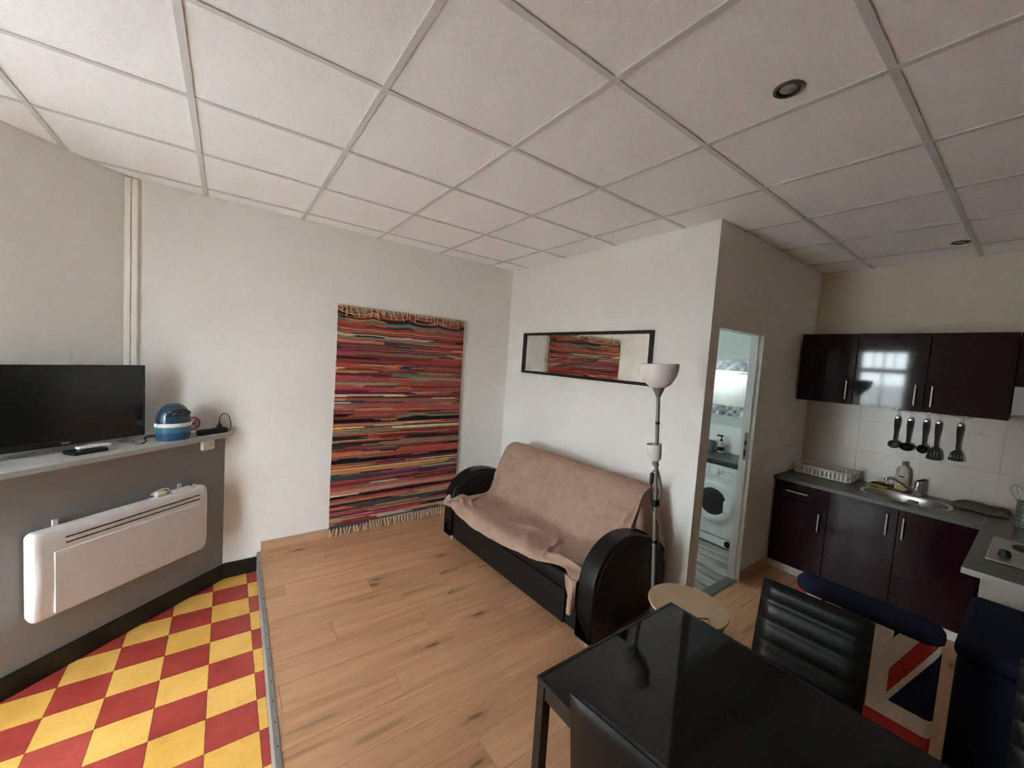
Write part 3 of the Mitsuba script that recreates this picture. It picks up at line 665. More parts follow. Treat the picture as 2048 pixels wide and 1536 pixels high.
# ------------------------------------------------------------------ floor lamp (leans a little)
LB = np.array([2.115, 1.275, 0.0]); LT = np.array([2.010, 1.325, 1.690])
ax = (LT - LB); LH = np.linalg.norm(ax); ax /= LH
ex_ = np.cross([0, 1, 0], ax); ex_ /= np.linalg.norm(ex_)
MLp = frame(LB, ex_, np.cross(ax, ex_), ax)
lamp = thing("floor_lamp", "grey floor lamp with white bowl shade and small reading lamp beside the sofa arm", "lamp")
part(lamp, "base", lathe([(0, 0.0), (0.105, 0.0), (0.108, 0.006), (0.10, 0.016), (0.03, 0.024), (0.014, 0.034), (0, 0.034)], 40, frame(LB, (1, 0, 0), (0, 1, 0))), M_BLACKPL, smooth=35)
part(lamp, "pole", tr(cyl(0.0105, 0.02, 1.52, n=18), MLp), M_GREYMETAL, smooth=40)
part(lamp, "pole_joint", tr(cyl(0.0125, 1.335, 1.350, n=18), MLp), M_BLACKPL, smooth=40)
part(lamp, "pole_joint", tr(cyl(0.0125, 0.62, 0.635, n=18), MLp), M_BLACKPL, smooth=40)
part(lamp, "shade_holder", lathe([(0, 1.492), (0.012, 1.492), (0.016, 1.505), (0.034, 1.545), (0.036, 1.552), (0, 1.552)], 28, MLp), M_GREYMETAL, smooth=35)
def bowl(r0, r1, z0, z1, t, pw, n=18):
    a = [(r0 + (r1 - r0) * math.sin(x) ** pw, z0 + (z1 - z0) * (1 - math.cos(x))) for x in np.linspace(0, np.pi / 2, n)]
    return [(0, z0)] + a + [(r1 - t, z1)] + [(max(r - t, 0.001), z + t) for r, z in a[::-1][1:]] + [(0, z0 + t)]
sh = part(lamp, "bowl_shade", lathe(bowl(0.030, 0.108, 1.548, 1.686, 0.0025, 1.2), 48, MLp), M_WARMWHITE, smooth=35)
# reading lamp on its bent arm
hub = LB + ax * 0.86
left = np.array([-0.80, 0.58, 0.0]); left /= np.linalg.norm(left)
rd0 = hub + left * 0.008
armp = spline([hub - left * 0.018 + np.array([0, 0, 0.02]), hub - left * 0.022 + (0, 0, 0.10), hub - left * 0.006 + (0, 0, 0.17), hub + left * 0.020 + (0, 0, 0.235)], 8)
part(lamp, "reading_arm", tube(armp, 0.0075, 10), M_GREYMETAL, smooth=True)
rl_o = armp[-1]; rl_ax = np.array([left[0] * 0.16, left[1] * 0.16, 1.0]); rl_ax /= np.linalg.norm(rl_ax)
rx = np.cross([0, 1, 0], rl_ax); rx /= np.linalg.norm(rx); MRl = frame(rl_o, rx, np.cross(rl_ax, rx), rl_ax)
part(lamp, "reading_socket", lathe([(0, -0.006), (0.017, -0.006), (0.018, 0.022), (0, 0.022)], 24, MRl), M_GREYMETAL, smooth=35)
part(lamp, "reading_shade", lathe(bowl(0.018, 0.042, 0.022, 0.122, 0.002, 0.75), 36, MRl), M_WARMWHITE, smooth=35)
part(lamp, "clamp", tr(rbox(-0.022, 0.022, -0.016, 0.016, 0.845, 0.885, 0.006), MLp), M_BLACKPL, smooth=35)
sw = hub + left * 0.034 + (0, 0, 0.150)
part(lamp, "switch", tr(rbox(-0.010, 0.010, -0.010, 0.010, -0.035, 0.035, 0.007), frame(sw, (1, 0, 0), (0, 1, 0))), M_BLACKPL, smooth=35)
part(lamp, "cord", tube(spline([hub + (0, 0, 0.235), hub + left * 0.022 + (0, 0, 0.20), sw + (0, 0, 0.035), sw - (0, 0, 0.035), hub + left * 0.022 + (0, 0, 0.0), LB + ax * 0.72 - left * 0.018, LB + ax * 0.55 - left * 0.012, LB + ax * 0.3 - left * 0.016, LB + ax * 0.04 - left * 0.03], 8), 0.0032, 7), M_BLACKPL, smooth=True)

# ------------------------------------------------------------------ round coffee table with a wire basket frame
CTX, CTY, CTZ, CTR = 2.030, 1.035, 0.400, 0.200
ct = thing("coffee_table", "small round pale wood table on a black wire frame beside the sofa", "table")
part(ct, "table_top", lathe([(0, CTZ - 0.014), (CTR - 0.003, CTZ - 0.014), (CTR, CTZ - 0.011), (CTR, CTZ - 0.002), (CTR - 0.002, CTZ), (0, CTZ)], 64, frame((CTX, CTY, 0), (1, 0, 0), (0, 1, 0))), M_BEECH, smooth=25)
ring = lambda r, z: [(CTX + r * math.cos(t), CTY + r * math.sin(t), z) for t in np.linspace(0, 2 * np.pi, 49)[:-1]]
part(ct, "wire_ring", tube(ring(CTR - 0.012, CTZ - 0.018), 0.0035, 7, closed=True), M_WIRE, smooth=True)
part(ct, "wire_ring", tube(ring(0.135, 0.004), 0.0035, 7, closed=True), M_WIRE, smooth=True)
for k in range(12):
    a, b = 2 * np.pi * k / 12, 2 * np.pi * (k + 1) / 12
    f = lambda r, t, z: (CTX + r * math.cos(t), CTY + r * math.sin(t), z)
    part(ct, "wire_leg", tube([f(CTR - 0.012, a, CTZ - 0.018), f(0.135, b, 0.004)], 0.003, 6), M_WIRE, smooth=True)
    part(ct, "wire_leg", tube([f(CTR - 0.012, b, CTZ - 0.018), f(0.135, a, 0.004)], 0.003, 6), M_WIRE, smooth=True)
tv_ = one("wire_trivet", tube([(1.930, 0.962, 0.4035), (2.000, 0.906, 0.4035), (1.955, 0.880, 0.4035), (1.895, 0.930, 0.4035)], 0.003, 7, closed=True), M_WIRE, "thin black wire trivet lying on the round pale wood table", "trivet", smooth=True)

# ------------------------------------------------------------------ shelf on the half wall and what stands on it
pe = np.array(PB) - np.array(PA); PLN = np.linalg.norm(pe); pe = pe / PLN; pn = np.array([pe[1], -pe[0]])     # along the half wall to the right; out of it into the room
MP = frame((PB[0], PB[1], 0), (-pe[0], -pe[1], 0), (0, 0, 1), (pn[0], pn[1], 0))     # x: leftwards along the wall from its right end, y up, z into the room
tip = [(0.052, 3.528), (0.060, 3.500), (0.056, 3.472), (0.040, 3.450), (0.015, 3.430)]
sl_ = (2.725 - 3.430) / (-0.812 - 0.0)
front = [(-0.812, 2.725), (WX + 0.002, 2.725 + sl_ * (WX + 0.812))]
shelf_poly = Polygon(tip + front + [(WX + 0.002, 2.358), (-0.541, 3.517)])
one("shelf_board", prism(shelf_poly.buffer(-0.004).buffer(0.002, join_style=1), 0.9525, 0.980), M_SHELF, "grey painted shelf board along the top of the half wall", "shelf", smooth=30)
SZ = 0.9805
# television
TO = np.array([-0.411, 3.338, 0.0]); te = np.array([-0.792, -0.611, 0.0]); tn = np.array([0.611, -0.792, 0.0])
MT = frame(TO, te, (0, 0, 1), tn)                  # x leftwards, y up, z towards the room
tv = thing("television", "flat black television standing on the grey shelf", "television")
TW, TB, TT = 0.735, 1.016, 1.457
part(tv, "cabinet", tr(cat([bx(0, TW, TB, TT, -0.022, 0.0, 0.004), bx(0.12, TW - 0.12, TB + 0.03, TT - 0.10, -0.060, -0.020, 0.015)]), MT), M_BEZEL)
part(tv, "screen", tr(bx(0.012, TW - 0.012, TB + 0.034, TT - 0.012, 0.0002, 0.0012), MT), M_SCREEN)
part(tv, "bezel", tr(cat([bx(0.001, TW - 0.001, TB + 0.001, TB + 0.033, 0.0002, 0.006, 0.002), bx(0.001, 0.011, TB + 0.033, TT - 0.001, 0.0002, 0.004, 0.001), bx(TW - 0.011, TW - 0.001, TB + 0.033, TT - 0.001, 0.0002, 0.004, 0.001), bx(0.011, TW - 0.011, TT - 0.011, TT - 0.001, 0.0002, 0.004, 0.001)]), MT), M_BEZEL)
part(tv, "badge", tr(bx(TW / 2 - 0.017, TW / 2 + 0.017, TB + 0.012, TB + 0.020, 0.0062, 0.0072), MT), M_ALU)
for x in (0.085, TW - 0.085):
    part(tv, "foot", tr(cat([rbox(x - 0.012, x + 0.012, SZ, SZ + 0.010, -0.085, 0.105, 0.0045), bx(x - 0.009, x + 0.009, SZ + 0.008, TB + 0.01, -0.018, -0.002)]), MT), M_ALU, smooth=35, label="silver foot")
# remotes and small things in front of it
def flat_on(o, ang, z): return frame((o[0], o[1], z), (math.cos(ang), math.sin(ang), 0), (-math.sin(ang), math.cos(ang), 0))
bb = thing("set_top_box", "flat black media box on the grey shelf in front of the television", "media box")
part(bb, "case", tr(rbox(-0.075, 0.075, -0.045, 0.045, 0.0, 0.020, 0.006), flat_on((-0.615, 3.075), 0.70, SZ)), M_BLACKPL, smooth=35)
rm = thing("remote_control", "white remote control lying on the black box in front of the television", "remote control")
part(rm, "body", tr(rbox(-0.070, 0.070, -0.019, 0.019, 0.0, 0.014, 0.006), flat_on((-0.592, 3.108), 0.62, SZ + 0.0205)), M_OUTLET, smooth=35)
part(rm, "button_pad", tr(bx(-0.045, 0.045, -0.012, 0.012, 0.0141, 0.0152), flat_on((-0.592, 3.108), 0.62, SZ + 0.0205)), M_HEATER2)
one("black_cable", tube(spline([(-0.46, 3.30, SZ + 0.004), (-0.43, 3.235, SZ + 0.004), (-0.405, 3.225, SZ + 0.004), (-0.40, 3.30, SZ + 0.004), (-0.415, 3.42, SZ + 0.004), (-0.33, 3.478, SZ + 0.004), (-0.19, 3.484, SZ + 0.004)], 8), 0.0035, 7), M_BLACKPL, "thin black cable winding over the shelf beside the television foot", "cable", smooth=True)
# blue insect-box like canister with a domed lid
DX, DY = -0.272, 3.333
MDm = frame((DX, DY, SZ), (0.9, 0.436, 0), (-0.436, 0.9, 0))
def oval(rz, sx, sy, n=48):
    m = lathe(rz, n); v = np.asarray(m.vertices).copy(); v[:, 0] *= sx; v[:, 1] *= sy; m.vertices = v; return tr(m, MDm)
dome = thing("domed_canister", "blue plastic canister with speckled dome lid and white band on the shelf", "canister")
part(dome, "base", oval([(0, 0), (0.094, 0), (0.100, 0.006), (0.104, 0.050), (0, 0.050)], 0.86, 0.74), M_BLUE, smooth=35)
part(dome, "middle", oval([(0, 0.050), (0.104, 0.050), (0.107, 0.088), (0, 0.088)], 0.86, 0.74), M_TEAL, smooth=35)
part(dome, "band", oval([(0, 0.088), (0.107, 0.087), (0.112, 0.090), (0.113, 0.108), (0.109, 0.112), (0, 0.112)], 0.86, 0.74), M_OUTLET, smooth=35, label="white band")
dl = [(0, 0.112)] + [(0.106 * math.cos(t) ** 0.80, 0.112 + 0.122 * math.sin(t)) for t in np.linspace(0, np.pi / 2 - 0.02, 18)] + [(0, 0.234)]
part(dome, "lid", oval(dl, 0.86, 0.74), M_LIDBLUE, smooth=40)
pt = trimesh.creation.uv_sphere(radius=1.0, count=[24, 48]); v = np.asarray(pt.vertices).copy()
v = np.c_[v[:, 0] * 0.066, v[:, 1] * 0.012, v[:, 2] * 0.050]; pt.vertices = v
dpn = frame((DX + 0.0285, DY - 0.0585, SZ + 0.170), (0.9, 0.436, 0), (-0.35, 0.66, 0.665), (0.29, -0.598, 0.747))
part(dome, "speckled_window", tr(pt, dpn), M_SPECK, smooth=True)
part(dome, "handle_knob", tr(cyl(0.010, 0.0, 0.016, n=18, c=0.003), frame((DX + 0.036, DY - 0.073, SZ + 0.180), (0.9, 0.436, 0), (0.29, -0.598, -0.747) if False else (-0.33, 0.68, 0.655))), M_BLACKPL, smooth=35)
# power strip with a plug and its cable loop
ps = thing("power_strip", "black power strip with one plugged cable at the end of the shelf", "power strip")
MPS = frame((-0.070, 3.452, SZ), (0.84, 0.543, 0), (-0.543, 0.84, 0))
part(ps, "body", tr(rbox(-0.095, 0.095, -0.022, 0.022, 0.0, 0.036, 0.008), MPS), M_BLACKPL, smooth=35)
part(ps, "plug", tr(lathe([(0, 0.036), (0.018, 0.036), (0.018, 0.050), (0.008, 0.062), (0.006, 0.078), (0, 0.078)], 20), MPS @ frame((0.045, 0, 0), (1, 0, 0), (0, 1, 0))), M_BLACKPL, smooth=35)
q0 = (MPS @ np.array([0.045, 0, 0.076, 1]))[:3]
part(ps, "cable", tube(spline([q0, q0 + (0.0, 0.0, 0.03), q0 + (0.022, 0.018, 0.062), q0 + (0.050, 0.03, 0.045), q0 + (0.066, 0.03, -0.01), q0 + (0.062, 0.012, -0.060), q0 + (0.03, 0.035, -0.0705)], 8), 0.0028, 7), M_BLACKPL, smooth=True)
sg = thing("no_smoking_sign", "small round red no smoking sign stuck to the wall behind the canister", "sign")
sx = -0.190; MSg = frame((sx, on_w1(sx) - 0.001, 1.045), (0.99939, 0.03505, 0), (0, 0, 1), (0.03505, -0.99939, 0))
part(sg, "disc", tr(cyl(0.040, 0.0, 0.0015, n=40), MSg), M_SIGNFACE)
part(sg, "ring", tr(lathe([(0.0385, 0.0015), (0.046, 0.0), (0.048, 0.0015), (0.046, 0.003), (0.040, 0.003), (0.0385, 0.0015)], 40), MSg), M_REDSIGN)
for q_ in (bx(-0.024, 0.014, -0.004, 0.004, 0.0016, 0.0022), bx(0.016, 0.022, -0.004, 0.004, 0.0016, 0.0022)): part(sg, "cigarette", tr(q_, MSg @ rotz(0.15)), M_BLACKPL)
part(sg, "smoke", tr(tube(spline([(0.019, 0.006, 0.002), (0.015, 0.013, 0.002), (0.022, 0.018, 0.002), (0.018, 0.026, 0.002)], 6), 0.0015, 6), MSg), M_BLACKPL, smooth=True)
part(sg, "slash", tr(bx(-0.040, 0.040, -0.0035, 0.0035, 0.0023, 0.003), MSg @ rotz(-math.pi / 4)), M_REDSIGN)
one("wall_trunking", bx(-0.44, 0.030, 3.498, 3.512, SZ + 0.0005, SZ + 0.016, 0.002), M_TRUNK, "thin white cable trunking along the back of the shelf", "cable duct")
# socket below the shelf
so = thing("power_outlet", "white power outlet on the grey half wall just under the shelf end", "power outlet")
part(so, "box", tr(rbox(0.105, 0.185, 0.872, 0.938, 0.0005, 0.034, 0.006), MP), M_OUTLET, smooth=35)
part(so, "socket_well", tr(cyl(0.019, 0.034, 0.0355, 0.135, 0.905, 24), MP), M_HEATER2)
part(so, "pin_hole", tr(cyl(0.003, 0.0355, 0.0362, 0.127, 0.905, 10), MP), M_DARK)
part(so, "pin_hole", tr(cyl(0.003, 0.0355, 0.0362, 0.143, 0.905, 10), MP), M_DARK)
# heater
ht = thing("wall_heater", "long white electric heater panel mounted on the grey half wall", "heater")
H0, H1, HZ0, HZ1 = 0.200, 1.045, 0.190, 0.652
def hprof(n=9):
    # cross section (z out of the wall, y up), bulging to the front with rounded top and foot
    return [(0.020, HZ0 + 0.012), (0.050, HZ0), (0.075, HZ0 + 0.004), (0.092, HZ0 + 0.03), (0.100, HZ0 + 0.12), (0.102, (HZ0 + HZ1) / 2), (0.100, HZ1 - 0.12), (0.094, HZ1 - 0.03), (0.082, HZ1 - 0.006), (0.066, HZ1), (0.030, HZ1 - 0.004), (0.020, HZ1 - 0.014)]
hp = Polygon(chaikin(hprof(), 2))
hb_ = tr(prism(hp, 0, H1 - H0 - 0.05), frame((H0 + 0.025, 0, 0), (0, 0, 1), (0, 1, 0), (1, 0, 0)))
part(ht, "casing", tr(hb_, MP), M_HEATER, smooth=30)
for (a, b) in ((H0, H0 + 0.0248), (H1 - 0.0248, H1)):
    lay = []
    outer = a if a == H0 else b
    inner_ = b if a == H0 else a
    cs = np.array(hp.exterior.coords)[:-1]; c_ = np.array([0.055, (HZ0 + HZ1) / 2])
    V_, n_ = [], len(cs)
    for t in np.linspace(0, np.pi / 2, 6):
        k_ = 0.022 * (1 - math.cos(t)); d0 = cs - c_; q = c_ + d0 * (1 - k_ / np.maximum(np.linalg.norm(d0, axis=1, keepdims=True), 0.03))
        xx = inner_ + (outer - inner_) * math.sin(t)
        V_.append(np.c_[np.full(n_, xx), q[:, 1], q[:, 0]])
    part(ht, "end_cap", tr(trimesh.convex.convex_hull(np.vstack(V_)), MP), M_HEATER, smooth=40)
part(ht, "front_panel", tr(rbox(H0 + 0.045, H1 - 0.070, HZ0 + 0.030, HZ1 - 0.115, 0.0935, 0.1045, 0.004), MP), M_HEATER2, smooth=35)
for (yy, zz) in ((HZ1 - 0.058, 0.0975), (HZ1 - 0.085, 0.0995)):
    part(ht, "vent_slot", tr(bx(H0 + 0.055, H1 - 0.115, yy - 0.003, yy + 0.003, zz - 0.004, zz + 0.0008), MP), M_DARK)
part(ht, "control_lid", tr(rbox(H0 + 0.085, H0 + 0.20, HZ1 - 0.008, HZ1 + 0.010, 0.035, 0.080, 0.005), MP), M_HEATER, smooth=35)
part(ht, "control_knob", tr(cyl(0.010, 0.0, 0.012, n=16), MP @ frame((H0 + 0.06, HZ1 - 0.001, 0.055), (1, 0, 0), (0, 0, -1), (0, 1, 0))), M_HEATER2, smooth=35)
part(ht, "wall_bracket", tr(bx(H0 + 0.11, H0 + 0.13, HZ1 - 0.02, HZ1 + 0.024, 0.001, 0.012), MP), M_HEATER)
part(ht, "wall_bracket", tr(bx(H1 - 0.13, H1 - 0.11, HZ1 - 0.02, HZ1 + 0.018, 0.001, 0.012), MP), M_HEATER)
part(ht, "wall_bracket", tr(bx(H1 - 0.30, H1 - 0.20, HZ0 + 0.1, HZ0 + 0.30, 0.0005, 0.022), MP), M_HEATER)
pl = thing("power_plug", "white plug and coiled lead lying on top of the white heater", "plug")
part(pl, "plug_body", tr(rbox(H0 + 0.245, H0 + 0.300, HZ1 + 0.001, HZ1 + 0.030, 0.045, 0.075, 0.008), MP), M_OUTLET, smooth=35)
part(pl, "lead", tr(tube(spline([(H0 + 0.245, HZ1 + 0.012, 0.06), (H0 + 0.22, HZ1 + 0.020, 0.06), (H0 + 0.235, HZ1 + 0.036, 0.055), (H0 + 0.27, HZ1 + 0.038, 0.055), (H0 + 0.315, HZ1 + 0.022, 0.05), (H0 + 0.29, HZ1 + 0.006, 0.04)], 8), 0.0035, 7), MP), M_OUTLET, smooth=True)

# ------------------------------------------------------------------ dining table
dt = thing("dining_table", "black dining table with a glossy dark glass top and square metal legs", "table")
X0, X1, Y0, Y1, TZ = 0.745, 1.432, -0.36, 0.797, 0.740
part(dt, "glass_top", bx(X0 + 0.011, X1 - 0.011, Y0 + 0.011, Y1 - 0.011, TZ - 0.007, TZ - 0.0005, 0.001), M_GLASSBLK)
for (a, b, c, d_) in ((X0, X1, Y1 - 0.0105, Y1), (X0, X1, Y0, Y0 + 0.0105), (X0, X0 + 0.0105, Y0 + 0.0107, Y1 - 0.0107), (X1 - 0.0105, X1, Y0 + 0.0107, Y1 - 0.0107)):
    part(dt, "edge_rim", bx(a, b, c, d_, TZ - 0.012, TZ + 0.0005, 0.001), M_TABLEFRAME)
LWd = 0.031
for (x, y) in ((X0 + 0.002, Y1 - 0.002 - LWd), (X1 - 0.002 - LWd, Y1 - 0.002 - LWd), (X0 + 0.002, Y0 + 0.002), (X1 - 0.002 - LWd, Y0 + 0.002)):
    lg = part(dt, "leg", bx(x, x + LWd, y, y + LWd, 0.0, TZ - 0.0122, 0.002), M_TABLEFRAME)
    part(lg, "screw", tr(cyl(0.0035, 0, 0.002, n=12), frame((x + LWd, y + 0.012, 0.585), (0, 1, 0), (0, 0, 1), (1, 0, 0))), M_CHROME)
for (a, b, c, d_) in ((X0 + LWd + 0.003, X1 - LWd - 0.003, Y1 - 0.036, Y1 - 0.004), (X0 + LWd + 0.003, X1 - LWd - 0.003, Y0 + 0.004, Y0 + 0.036), (X0 + 0.004, X0 + 0.036, Y0 + LWd + 0.003, Y1 - LWd - 0.003), (X1 - 0.036, X1 - 0.004, Y0 + LWd + 0.003, Y1 - LWd - 0.003)):
    part(dt, "apron_rail", bx(a, b, c, d_, TZ - 0.052, TZ - 0.0122, 0.002), M_TABLEFRAME)

# ------------------------------------------------------------------ dining chairs: ribbed seat and back on a tube frame
def ribbed(w, length, pitch, t=0.018, puff=0.013, back=True):
    """a padded pad in local x (width), y (0..length), z out: rolls across it"""
    ny, nx = int(length / pitch) * 10 + 1, 15
    ys = np.linspace(0, length, ny); xs_ = np.linspace(-w / 2, w / 2, nx)
    Y, X = np.meshgrid(ys, xs_, indexing="ij")
    edge = np.clip((w / 2 - np.abs(X)) / 0.03, 0, 1) ** 0.5; endf = np.clip(np.minimum(Y, length - Y) / 0.02, 0, 1) ** 0.5
    Z = t * 0.35 + (t * 0.65 + puff * np.abs(np.sin(np.pi * Y / pitch)) ** 0.6) * edge * endf
    topg = np.stack([X, Y, Z], -1); botg = np.stack([X, Y, -t * 0.5 * (edge * endf) + 0 * Z], -1)
    n = ny * nx; V = np.vstack([topg.reshape(-1, 3), botg.reshape(-1, 3)])
    i, j = np.meshgrid(np.arange(ny - 1), np.arange(nx - 1), indexing="ij")
    q = np.stack([i * nx + j, i * nx + j + 1, (i + 1) * nx + j + 1, (i + 1) * nx + j], -1).reshape(-1, 4)
    rg = [k for k in range(nx)] + [k * nx + nx - 1 for k in range(1, ny)] + [(ny - 1) * nx + k for k in range(nx - 2, -1, -1)] + [k * nx for k in range(ny - 2, 0, -1)]
    r0 = np.array(rg); r1 = np.roll(r0, -1); sd = np.stack([r0, r0 + n, r1 + n, r1], 1)
    Q = np.vstack([q, q[:, ::-1] + n, sd]); return trimesh.Trimesh(V, np.vstack([Q[:, [0, 1, 2]], Q[:, [0, 2, 3]]]), process=False)
def dining_chair(label, x, y, ang, top=0.86, w=0.36, lean=0.20, plain=False, group=None):
    """x, y: middle of the top of the back; ang: the way the sitter looks"""
    c = thing("dining_chair", label, "chair", group or "black dining chairs around the glass table")
    f = np.array([math.cos(ang), math.sin(ang), 0]); l = np.array([-math.sin(ang), math.cos(ang), 0]); zc = np.array([0, 0, 1.0])
    up = zc * math.cos(lean) - f * math.sin(lean); outn = f * math.cos(lean) + zc * math.sin(lean)
    blen = (top - 0.45) / math.cos(lean)
    O = np.array([x, y, top]) - up * blen
    M = frame(O, -l, up, outn)
    part(c, "backrest", tr(ribbed(w, blen, 0.074), M), M_CHAIR, smooth=38)
    M2 = frame(O + np.array([0, 0, -0.004]) + f * 0.02, l, f, zc)
    part(c, "seat", tr(ribbed(w, 0.40, 0.074), M2), M_CHAIR, smooth=38)
    for s in (-1, 1):
        a = O + l * s * (w / 2 - 0.02) + f * 0.02; 
        part(c, "leg", tube(spline([a + f * 0.36 + zc * (-0.035), a + f * 0.385 + zc * (-0.20), a + f * 0.40 + zc * (0.008 - a[2])], 6), 0.010, 10), M_TABLEFRAME, smooth=True)
        part(c, "leg", tube(spline([a + f * 0.03 + zc * (-0.035), a - f * 0.02 + zc * (-0.22), a - f * 0.07 + zc * (0.008 - a[2])], 6), 0.010, 10), M_TABLEFRAME, smooth=True)
        if not plain: part(c, "back_tube", tube([a + f * -0.02 + zc * -0.03, O + l * s * (w / 2 - 0.05) - outn * 0.016 + up * 0.06, O + l * s * (w / 2 - 0.05) - outn * 0.016 + up * (blen * 0.8)], 0.009, 10), M_TABLEFRAME, smooth=True)
        part(c, "side_rail", tube([a + f * 0.03 + zc * -0.03, a + f * 0.36 + zc * -0.03], 0.009, 10), M_TABLEFRAME, smooth=True)
    return c
PI = math.pi
dining_chair("black ribbed leather dining chair across the glass table, beside the round wood table", 1.705, 0.418, PI + 0.07, 0.88, 0.320)
dining_chair("black leather dining chair seen from behind, tucked under the near side of the table", 0.668, 0.365, 0.12, 0.905, 0.42, lean=0.13, plain=True)
dining_chair("black ribbed leather dining chair at the right edge, before the navy ottoman", 2.00, -0.205, PI + 0.07, 0.85, 0.36)

# chair in a printed slip cover: red, white and blue crosses
UXB = 1.945
def union(p, n, uv):
    cy, cz, hw, hh = 0.344, 0.405, 0.205, 0.455
    a = (p.y - cy) / hw * 0.5 * -1.0          # -0.5 .. 0.5 across (positive to the right as seen)
    b = (p.z - cz) / hh                        # -1 .. 1 up the back (the long way)
    X, Y = a * 2.0, b * 1.0
    xm = (p.y - cy) * -1.0; zm = p.z - cz
    ln = math.hypot(hw, hh)
    d1 = (xm * hh - zm * hw) / ln              # signed distance to the rising diagonal, metres
    d2 = (xm * hh + zm * hw) / ln
    white = (0.50, 0.46, 0.38); red = (0.30, 0.030, 0.024); blue = (0.0048, 0.0062, 0.020)
    wd, rd = 0.050, 0.032
    wdiag = (dr.abs(d1) < wd) | (dr.abs(d2) < wd)
    r1 = (dr.abs(d1 + rd * 0.5 * dr.sign(zm) * -1.0) < rd * 0.5 + 0.003) | (dr.abs(d2 + rd * 0.5 * dr.sign(zm)) < rd * 0.5 + 0.003)
    wc = (dr.abs(xm) < 0.100) | (dr.abs(zm) < 0.115)
    rc = (dr.abs(xm) < 0.050) | (dr.abs(zm) < 0.052)
    c = dr.select(wdiag, mi.Color3f(white), mi.Color3f(blue))
    c = dr.select(r1, mi.Color3f(red), c)
    c = dr.select(wc, mi.Color3f(white), c)
    c = dr.select(rc, mi.Color3f(red), c)
    return c * (0.9 + 0.2 * noise(p.x * 140, p.y * 140, p.z * 140))
M_UNION = mat("cross_flag_print", union, 0.85, 0.2)
ch = thing("slipcovered_chair", "chair with a blue cover printed with the red and white crosses of the British flag", "chair")
yr0, yr1 = 0.128, 0.545
part(ch, "back_cover", rbox(UXB, UXB + 0.050, yr0, yr1, 0.03, 0.806, 0.022), M_UNION, smooth=40)
part(ch, "top_roll", tr(cat([lathe([(0, 0), (0.020, 0.003), (0.036, 0.016), (0.042, 0.035), (0.042, yr1 - yr0 - 0.025), (0.036, yr1 - yr0 - 0.006), (0.020, yr1 - yr0 + 0.007), (0, yr1 - yr0 + 0.010)], 32)]), frame((UXB + 0.030, yr0 - 0.005, 0.806), (1, 0, 0), (0, 0, -1), (0, 1, 0))), M_NAVY, smooth=40, label="padded navy top roll")
part(ch, "seat_cover", rbox(UXB + 0.052, UXB + 0.44, yr0 + 0.075, yr1 - 0.02, 0.03, 0.455, 0.03), M_NAVY, smooth=40)
for (x, y) in ((UXB + 0.03, yr0 + 0.03), (UXB + 0.03, yr1 - 0.03), (UXB + 0.41, yr0 + 0.11), (UXB + 0.41, yr1 - 0.06)):
    part(ch, "leg", bx(x - 0.015, x + 0.015, y - 0.015, y + 0.015, 0.0, 0.032, 0.002), M_BLACKPL)
ot = thing("storage_ottoman", "tall navy blue fabric ottoman standing by the end of the kitchen peninsula", "ottoman")
part(ot, "body", rbox(2.225, 2.775, -0.42, 0.112, 0.012, 0.655, 0.025), M_NAVY, smooth=40)
part(ot, "lid", rbox(2.205, 2.790, -0.435, 0.120, 0.657, 0.725, 0.030), M_NAVY, smooth=40)
for (x, y) in ((2.27, -0.37), (2.27, 0.06), (2.73, -0.37), (2.73, 0.06)): part(ot, "foot", cyl(0.018, 0.0, 0.013, x, y, 12), M_BLACKPL)

# ------------------------------------------------------------------ kitchen
KX = 4.436
def handle_bar(parent, x, y0, y1, z0, z1, bsdf=M_ALU):
    """a bar handle: upright or level, on two posts"""
    if y1 == 0:
        m = [bx(x - 0.026, x - 0.018, y0 - 0.0055, y0 + 0.0055, z0, z1, 0.002)] + [bx(x - 0.018, x - 0.0005, y0 - 0.004, y0 + 0.004, z - 0.004, z + 0.004) for z in (z0 + 0.015, z1 - 0.015)]
    else:
        m = [bx(x - 0.026, x - 0.018, y0, y1, z0 - 0.0055, z0 + 0.0055, 0.002)] + [bx(x - 0.018, x - 0.0005, y - 0.004, y + 0.004, z0 - 0.004, z0 + 0.004) for y in (y0 + 0.015, y1 - 0.015)]
    part(parent, "handle", m, bsdf, label="slim silver bar handle")
UX, UZ0, UZ1 = 4.080, 1.473, 2.043
ups = [(0.925, 1.302, "left"), (0.524, 0.921, "middle"), (0.131, 0.520, "right")]
desc = ["glossy plum wall cabinet at the left end, in the corner by the doorway", "glossy plum wall cabinet mirroring the window, second from the left", "glossy plum wall cabinet left of the extractor hood"]
for k, (y0, y1, _) in enumerate(ups):
    c = thing("wall_cabinet", desc[k], "cabinet", "plum wall cabinets in a row")
    part(c, "body", bx(UX + 0.0205, KX - 0.0, y0 + 0.0015, y1 - 0.0015, UZ0 + 0.002, UZ1, 0.001), M_CARCASS)
    dn = part(c, "door", bx(UX, UX + 0.0195, y0, y1 - 0.003, UZ0, UZ1, 0.0012), M_PLUM)
    handle_bar(dn, UX, (0.963, 0.568, 0.483)[k], 0, 1.512, 1.665)
hc = thing("hood_cabinet", "short glossy plum cabinet above the cooker hood", "cabinet")
part(hc, "body", bx(UX + 0.0205, KX, -0.468, 0.127, 1.698, UZ1, 0.001), M_CARCASS)
part(hc, "door", bx(UX, UX + 0.0195, -0.470, 0.127, 1.696, UZ1, 0.0012), M_PLUM)
hd = thing("cooker_hood", "grey metal cooker hood under the short plum cabinet", "cooker hood")
